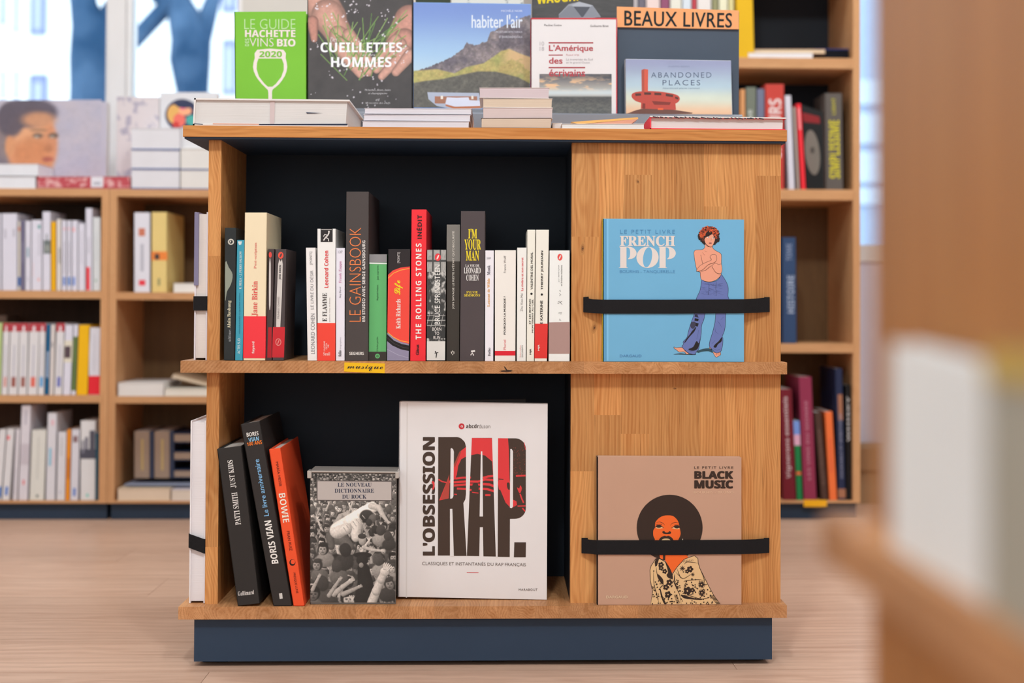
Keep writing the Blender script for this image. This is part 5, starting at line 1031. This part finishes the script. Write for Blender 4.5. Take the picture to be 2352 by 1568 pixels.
b.art([('#cfc8c4', [(640.8, 1362.5), (648, 1361), (649.5, 1374), (642.5, 1375)])], name='publisher_mark')
q = [(617.5, 1031.5), (645.2, 1027.7), (700, 1389), (673.8, 1392.5)]
b = lean('bright orange leaning book with white title reading down', q, .19, '#f4532c')
b.text('BOWIE', LQ(q, .24, .285, .78, .47), '#f6e4d8', -90, 'bold', off=-.01); b.text('MARÍA HESSE', LQ(q, .4, .085, .66, .24), '#5a2018', -90); b.text('FRAN RUIZ', LQ(q, .42, .525, .66, .65), '#5a2018', -90); b.text('PRESQUE LUNE', LQ(q, .4, .79, .62, .92), '#5a2018', -90)
pc = LQ(q, .2, .7, .8, .75); cx, cy = (pc[0][0]+pc[2][0])/2, (pc[0][1]+pc[2][1])/2
b.art([('#2c1816', ell(cx, cy, 7, 7.5, 20)), ('#f4532c', ell(cx+1.2, cy-1.5, 5, 5.2, 18)), ('#dd8f70', LQ(q, .3, .42, .6, .44))], name='publisher_mark')

dk = Book('thick shrink-wrapped dictionary with black and white crowd photo', [(712, 1084), (911, 1086), (909, 1384), (712, 1384)], VP(.016), .062, '#6b6460', shell='fkl', zs=ZB1, t=.0015, inset=.003, rough=.2)
def crowdpic(s, t):
    X, Y = 70+s*595, 566+t*892      # in the crop coordinates of the cover
    n = vnoise(s, t, (14, 20), 61); nf = vnoise(s, t, (70, 100), 5, 2); g = .2+.2*n
    H_, W_ = X.shape
    def win(cx, cy, r):
        i0, i1 = np.searchsorted(X[0], (cx-r, cx+r)); j0, j1 = np.searchsorted(Y[:, 0], (cy-r, cy+r)); return slice(max(0, j0), min(H_, j1)), slice(max(0, i0), min(W_, i1))
    def E(cx, cy, rx, ry, v, rot=0, so=.12, lx=-.3, ly=-.45, k=.4):
        w_ = win(cx, cy, max(rx, ry)*1.3); x, y = X[w_]-cx, Y[w_]-cy
        if x.size == 0: return
        a = math.radians(rot); u = (x*math.cos(a)+y*math.sin(a))/rx; q = (-x*math.sin(a)+y*math.cos(a))/ry; d = np.sqrt(u*u+q*q)
        f = 1-sst(d, 1-so, 1+so); sh = v*(1+k*(lx*x/rx+ly*y/ry)-.25*k*d*d); g[w_] = g[w_]*(1-f)+sh*f
    def L_(pts, r0, r1, v, k=.45):
        for i in range(len(pts)-1):
            (ax, ay), (bx_, by_) = pts[i], pts[i+1]; ra = r0+(r1-r0)*i/(len(pts)-1); rb = r0+(r1-r0)*(i+1)/(len(pts)-1)
            cx, cy = (ax+bx_)/2, (ay+by_)/2; w_ = win(cx, cy, math.hypot(bx_-ax, by_-ay)/2+max(ra, rb)*1.3); x, y = X[w_], Y[w_]
            if x.size == 0: continue
            dx, dy = bx_-ax, by_-ay; l = dx*dx+dy*dy+1e-6; h = np.clip(((x-ax)*dx+(y-ay)*dy)/l, 0, 1); px, py = x-ax-dx*h, y-ay-dy*h; rr_ = ra+(rb-ra)*h
            d = np.sqrt(px*px+py*py)/rr_; f = 1-sst(d, .88, 1.08); g[w_] = g[w_]*(1-f)+v*(1-k*.5*d*d+k*.35*(-px-py)/rr_)*f
    r = random.Random(12)
    def head(x, y, z, v=None):
        v = v or r.uniform(.5, .78); h = r.uniform(.08, .26); tl = r.uniform(-28, 28); sx = r.uniform(-.3, .3)*z
        E(x+r.uniform(-z, z)*.5, y+z*2.2, z*1.9, z*1.5, r.uniform(.14, .55)); E(x, y-z*.1, z*1.08, z*1.28, h, tl, .1)
        if r.random() < .2: return
        E(x+sx, y+z*.22, z*.78, z*1.0, v, tl, .15, k=.55); E(x, y-z*.9, z*.95, z*.5, h, tl, .3)
        for q in (-.34, .34): E(x+sx+q*z, y+z*.05, z*.2, z*.1, v*.42, 0, .5, k=0); E(x+sx+q*z, y-z*.1, z*.24, z*.06, v*.5, 0, .6, k=0)
        E(x+sx, y+z*.35, z*.12, z*.22, v*.72, 0, .6, k=0); E(x+sx, y+z*.66, z*.28, z*.1, v*.45, 0, .5, k=0)
    yy = 575; row = 0
    while yy < 1470:
        z = 10+(yy-575)*.034; x = 70+r.uniform(0, z)
        while x < 670: head(x, yy+r.uniform(-.7, .7)*z, z*r.uniform(.8, 1.15)); x += z*r.uniform(2.0, 3.0)
        if yy > 800:
            for q in range(2):
                ax, ay = r.uniform(80, 650), yy+z; bx_, by_ = ax+r.uniform(-60, 60), ay-r.uniform(50, 110); v = r.uniform(.5, .75); L_([(ax, ay), ((ax+bx_)/2+r.uniform(-10, 10), (ay+by_)/2), (bx_, by_)], z*.42, z*.3, v)
                for k in range(4): L_([(bx_, by_), (bx_+(k-1.5)*z*.32, by_-z*.9)], z*.13, z*.09, v*1.05)
        yy += z*1.55
    # the man carried over the crowd
    L_([(330, 850), (280, 865), (255, 900), (270, 930)], 24, 14, .58)
    L_([(225, 1010), (300, 1025), (340, 1070)], 48, 34, .36); L_([(205, 1000), (215, 1070)], 30, 26, .33)
    L_([(260, 960), (350, 900), (440, 840), (500, 800)], 58, 40, .86); L_([(390, 920), (385, 1010)], 44, 30, .8); L_([(320, 950), (250, 975)], 40, 40, .8)
    L_([(495, 790), (545, 800), (572, 850), (600, 888)], 24, 12, .66); 
    for k in range(4): L_([(598, 884), (612+k*5, 912-k*3)], 4, 3, .7)
    E(462, 862, 50, 46, .12); E(500, 880, 26, 34, .3, 20); E(478, 905, 22, 26, .16); E(432, 1028, 26, 36, .62); E(430, 1000, 28, 18, .2)
    for k in range(7): L_([(300+k*22, 940-k*14), (330+k*20, 985-k*18)], 3, 2, .64)
    # hat and dark back
    E(435, 1130, 64, 20, .1); E(432, 1165, 42, 36, .12); L_([(440, 1230), (455, 1330), (440, 1440)], 44, 66, .11); E(425, 1200, 16, 18, .5)
    for x, y, z, v in ((160, 1090, 34, .62), (315, 1100, 38, .66), (560, 960, 30, .6), (255, 1210, 34, .6), (120, 1200, 32, .55), (150, 1330, 44, .62), (610, 1000, 26, .62), (545, 1165, 34, .66), (620, 1330, 34, .5), (95, 1400, 40, .4)): head(x, y, z, v)
    for a in (([(500, 1460), (530, 1380), (565, 1300), (590, 1245)], 34, 26, .74), ([(235, 1400), (290, 1355), (350, 1310)], 20, 14, .66), ([(85, 1370), (110, 1320), (130, 1280)], 14, 9, .64), ([(200, 1410), (240, 1350), (275, 1300)], 16, 10, .6), ([(440, 1075), (500, 1095), (570, 1100)], 13, 9, .7), ([(300, 1400), (370, 1370), (410, 1350)], 18, 10, .6)):
        L_(*a); (x0_, y0_), (x1_, y1_) = a[0][-2], a[0][-1]; an = math.atan2(y1_-y0_, x1_-x0_); z = a[2]
        E(x1_, y1_, z*1.15, z*1.25, a[3]*1.04, math.degrees(an))
        for k in range(-2, 3): L_([(x1_+math.cos(an+k*.4)*z*.8, y1_+math.sin(an+k*.4)*z*.8), (x1_+math.cos(an+k*.24)*z*2.3, y1_+math.sin(an+k*.24)*z*2.3)], z*.26, z*.18, a[3]*1.06)
    g = np.clip(g*(.92+.16*nf)+.04, 0, 1); g = g+(.12*np.exp(-((t-.22)/.12)**2))
    return np.stack([g*1.03, g*.98, g*.945], -1)
dk.paint([(713, 1086), (910, 1088), (908, 1383), (713, 1383)], 230, 345, crowdpic)
dk.art([('#5d5452', [(112, 612), (636, 616), (636, 756), (112, 752)]), ('#b9aeaa', [(119, 617), (630, 621), (630, 748), (119, 746)])], (690, 900, 3.016), 'title_panel', .0004)
c8 = crop(690, 900, 3.016)
dk.text('LE NOUVEAU', c8(258, 628, 493, 656), '#2c3148', 0, 'serif', lift=.0006); dk.text('DICTIONNAIRE', c8(238, 669, 510, 697), '#2c3148', 0, 'serif', lift=.0006); dk.text('DU ROCK', c8(290, 710, 458, 738), '#2c3148', 0, 'serif', lift=.0006)
wr = boxes_mesh('plastic_wrap', [([tuple(p) for p in dk.bx(-.004, 1.012, 1.0, 1.012, -.03, 1.02)], 0), ([tuple(p) for p in dk.bx(-.03, .02, .955, 1.012, -.05, .3)], 0), ([tuple(p) for p in dk.bx(.985, 1.025, .96, 1.01, -.05, .3)], 0)], [mat('#b5aca6', .12, .8)]); fixn(wr); link('plastic_wrap', wr, dk.root, .001)

rp = Book('large off-white book with huge brown and red letters, lower shelf', [(917, 924), (1258, 929.5), (1256, 1379), (914, 1372)], Plane((.4, .05, .3), (-.03, -1, 0)), .022, '#e2dcdd', shell='fkl', zs=ZB1, t=.0022, inset=.004, rough=.35)
rp.art([('#d6cfce', [(934, 926), (937, 926), (935, 1372), (932, 1372)])], name='hinge_shading', off=.0001)  # shade of the hinge groove, painted as one flat darker strip
DB, RE, PA = '#43332b', '#d93a3d', '#e2dcdd'
A = [(DB, [(228, 215)]+ell(394, 310, 90, 95, 10, 0, -90, 0)+[(484, 740), (478, 790), (460, 822), (490, 1312), (372, 1312), (358, 878), (340, 878), (336, 1308), (224, 1308)]),
     (DB, [(538, 222), (724, 222), (760, 1318), (645, 1316), (640, 1046), (612, 1046), (606, 1314), (492, 1312)]), (DB, [(780, 226)]+ell(937, 325, 100, 99, 10, 0, -90, 0)+ell(937, 870, 100, 99, 10, 0, 0, 90)+[(890, 970), (888, 1322), (776, 1320)]), (DB, [(930, 1186), (1038, 1186), (1036, 1324), (926, 1324)])]
A += [(RE, [(484, 305), (440, 340), (370, 470), (365, 560), (330, 620), (300, 640), (236, 800), (325, 780), (332, 640), (385, 600), (400, 560), (412, 480), (440, 420), (484, 395), (530, 382), (590, 370), (660, 385), (725, 440), (735, 570), (780, 600), (800, 700), (850, 820), (900, 872), (955, 842), (950, 808), (915, 790), (900, 700), (886, 600), (880, 330), (872, 226), (540, 222), (484, 222)])]
A += [('#a04438', [(372, 470), (415, 370), (430, 340), (440, 350), (380, 500)]), ('#b4463c', [(250, 790), (300, 640), (330, 560), (325, 780)])]
for w_, q in ((18, [(385, 598), (450, 590), (530, 588)]), (20, [(370, 632), (480, 625), (600, 626)]), (20, [(372, 662), (480, 652), (625, 654)]), (18, [(400, 690), (480, 694), (535, 704)]), (20, [(640, 592), (690, 578), (738, 574)]), (20, [(600, 625), (660, 606), (738, 612)]), (22, [(640, 648), (700, 652), (742, 668)]), (20, [(600, 690), (680, 695), (748, 716)]), (18, [(662, 750), (710, 750)]), (10, [(375, 742), (400, 745)]), (16, [(945, 574), (1034, 570)]), (13, [(984, 740), (998, 780), (1016, 822)]), (10, [(960, 852), (1034, 850)]), (12, [(230, 605), (262, 625), (305, 634)]), (8, [(540, 724), (600, 732)]), (22, [(785, 620), (800, 700)]), (12, [(1005, 870), (1030, 900)]), (5, [(1020, 265), (1034, 330)])): A += stroke(RE, w_, q)
A += [(RE, smooth([(955, 680), (975, 690), (985, 660), (1000, 690), (980, 735)])), (DB, smooth([(862, 640), (886, 640), (888, 700), (868, 690)])), (DB, [(784, 598), (830, 602), (830, 608), (784, 606)]), (DB, smooth([(545, 650), (590, 640), (600, 700), (550, 700)]))]
rr = random.Random(5)
for k in range(70): x, y = rr.uniform(925, 1030), rr.uniform(300, 560); A.append(('#8a4038', ell(x, y, 3.5, 2.6, 6)))
A += [(PA, [(342, 322), (352, 316), (366, 328), (372, 350), (368, 760), (358, 780), (338, 784)]), (PA, [(621, 346), (635, 346), (641, 948), (610, 948)]), (PA, [(893, 325), (906, 325), (918, 345), (918, 855), (908, 870), (890, 868)]), (PA, [(336, 878), (358, 878), (372, 1316), (336, 1316)]),
      (PA, [(484, 212), (538, 212), (538, 222), (492, 1312), (490, 1316), (460, 822), (478, 790), (484, 740)]), (PA, [(724, 215), (780, 215), (776, 1322), (760, 1322)]), (PA, [(400, 205), (486, 205), (486, 312), (474, 262), (442, 228)]), (PA, [(1037, 205), (1044, 205), (1044, 860), (1037, 860)])]
rp.art(A, (950, 950, 4.0214), 'title_picture')
c9 = crop(950, 950, 4.0214)
def cq(x0, y0, x1, y1, k=.0125): q_ = c9(x0, y0, x1, y1); return [(x, y+(x-q_[0][0])*k) for x, y in q_]
rp.text("L'OBSESSION", c9(84, 215, 198, 1308), DB, 90, 'bold', off=.03)
rp.art([(RE, smooth([(168, 628), (184, 622), (194, 645), (190, 690), (172, 698), (180, 660)]))], (950, 950, 4.0214), 'red_fleck', .0008)
rp.text('abcdr', c9(485, 95, 602, 132), DB, 0, 'bold'); rp.text('duson', c9(604, 95, 708, 133), '#6f625e', 0, off=-.01); rp.art([('#c22f38', ell(443, 115, 27, 27)), (PA, ell(443, 116, 9, 9)), ('#c22f38', ell(441, 117, 4, 4)), (PA, Q(449, 108, 454, 126))], (950, 950, 4.0214), 'round_logo')
rp.text('CLASSIQUES ET INSTANTANÉS DU RAP FRANÇAIS', cq(80, 1358, 1037, 1402), '#5c4d46', 0, off=-.006); rp.art([('#c4323a', cq2) for cq2 in [[(491, 1461), (600, 1464), (600, 1470), (491, 1467)]]], (950, 950, 4.0214), 'red_rule')
rp.text('MARABOUT', crop(690, 900, 3.016)(1512, 1360, 1642, 1376), '#6a5c56', 0, off=.005, sp=1.2)
bb_ = Book('dark book leaning half hidden behind the off-white one', [(930, 921), (1208, 917), (1206, 1372), (930, 1372)], Plane((.4, .082, .3), (.03, -1, 0)), .012, '#2b2727', shell='fkl', zs=ZB1, t=.002, page='#6b605c')

# ------------------------------------------------------------------ foreground: pale books leaning on the near unit's ledge
def wb_(label, px0, px1, y0t, y1t, col, X, th, inn='#dcd7d6', dy=0):
    a, b_ = atx(px0, y0t, X), atx(px1, y1t, X); z0 = ZM+.0004
    r = thing('book', label, 'book', (X, (a[1]+b_[1])/2, z0))
    ya, yb_ = max(a[1], b_[1]), min(a[1], b_[1])
    def hx(x0, x1, i=0): return [(x0, yb_+i, z0+i), (x1, yb_+i, z0+i), (x1, ya-i, z0+i), (x0, ya-i, z0+i), (x0, yb_+i, b_[2]-i), (x1, yb_+i, b_[2]-i), (x1, ya-i, a[2]-i), (x0, ya-i, a[2]-i)]
    me = boxes_mesh('cover', [(hx(X, X+.0015), 0), (hx(X+th-.0015, X+th), 0)], [mat(col, .5)]); fixn(me); link('cover', me, r)
    me = boxes_mesh('page_block', [(hx(X+.0015, X+th-.0015, .002), 0)], [pagemat(inn)]); fixn(me); link('page_block', me, r); return r
wb_('blurred white booklet leaning on the near unit at the right edge', 2046, 2262, 784, 842, '#f0eceb', .652, .0095)
r = wb_('blurred grey olive book beside the white booklet on the near unit', 2268, 2600, 800, 820, '#a8a294', .651, .011)
YY = [[atx(2268, 800, .651), atx(2600, 820, .651)], [atx(2268, 872, .651), atx(2600, 915, .651)]]
def yp(p, x, e): return (x, p[1], p[2]+e)
me = boxes_mesh('yellow_cover_top', [([yp(YY[1][1], .6500, 0), yp(YY[1][1], .651, 0), yp(YY[1][0], .651, 0), yp(YY[1][0], .6500, 0), yp(YY[0][1], .6500, 0), yp(YY[0][1], .651, 0), yp(YY[0][0], .651, 0), yp(YY[0][0], .6500, 0)], 0)], [mat('#c4a24a')]); fixn(me); link('yellow_cover_top', me, r)
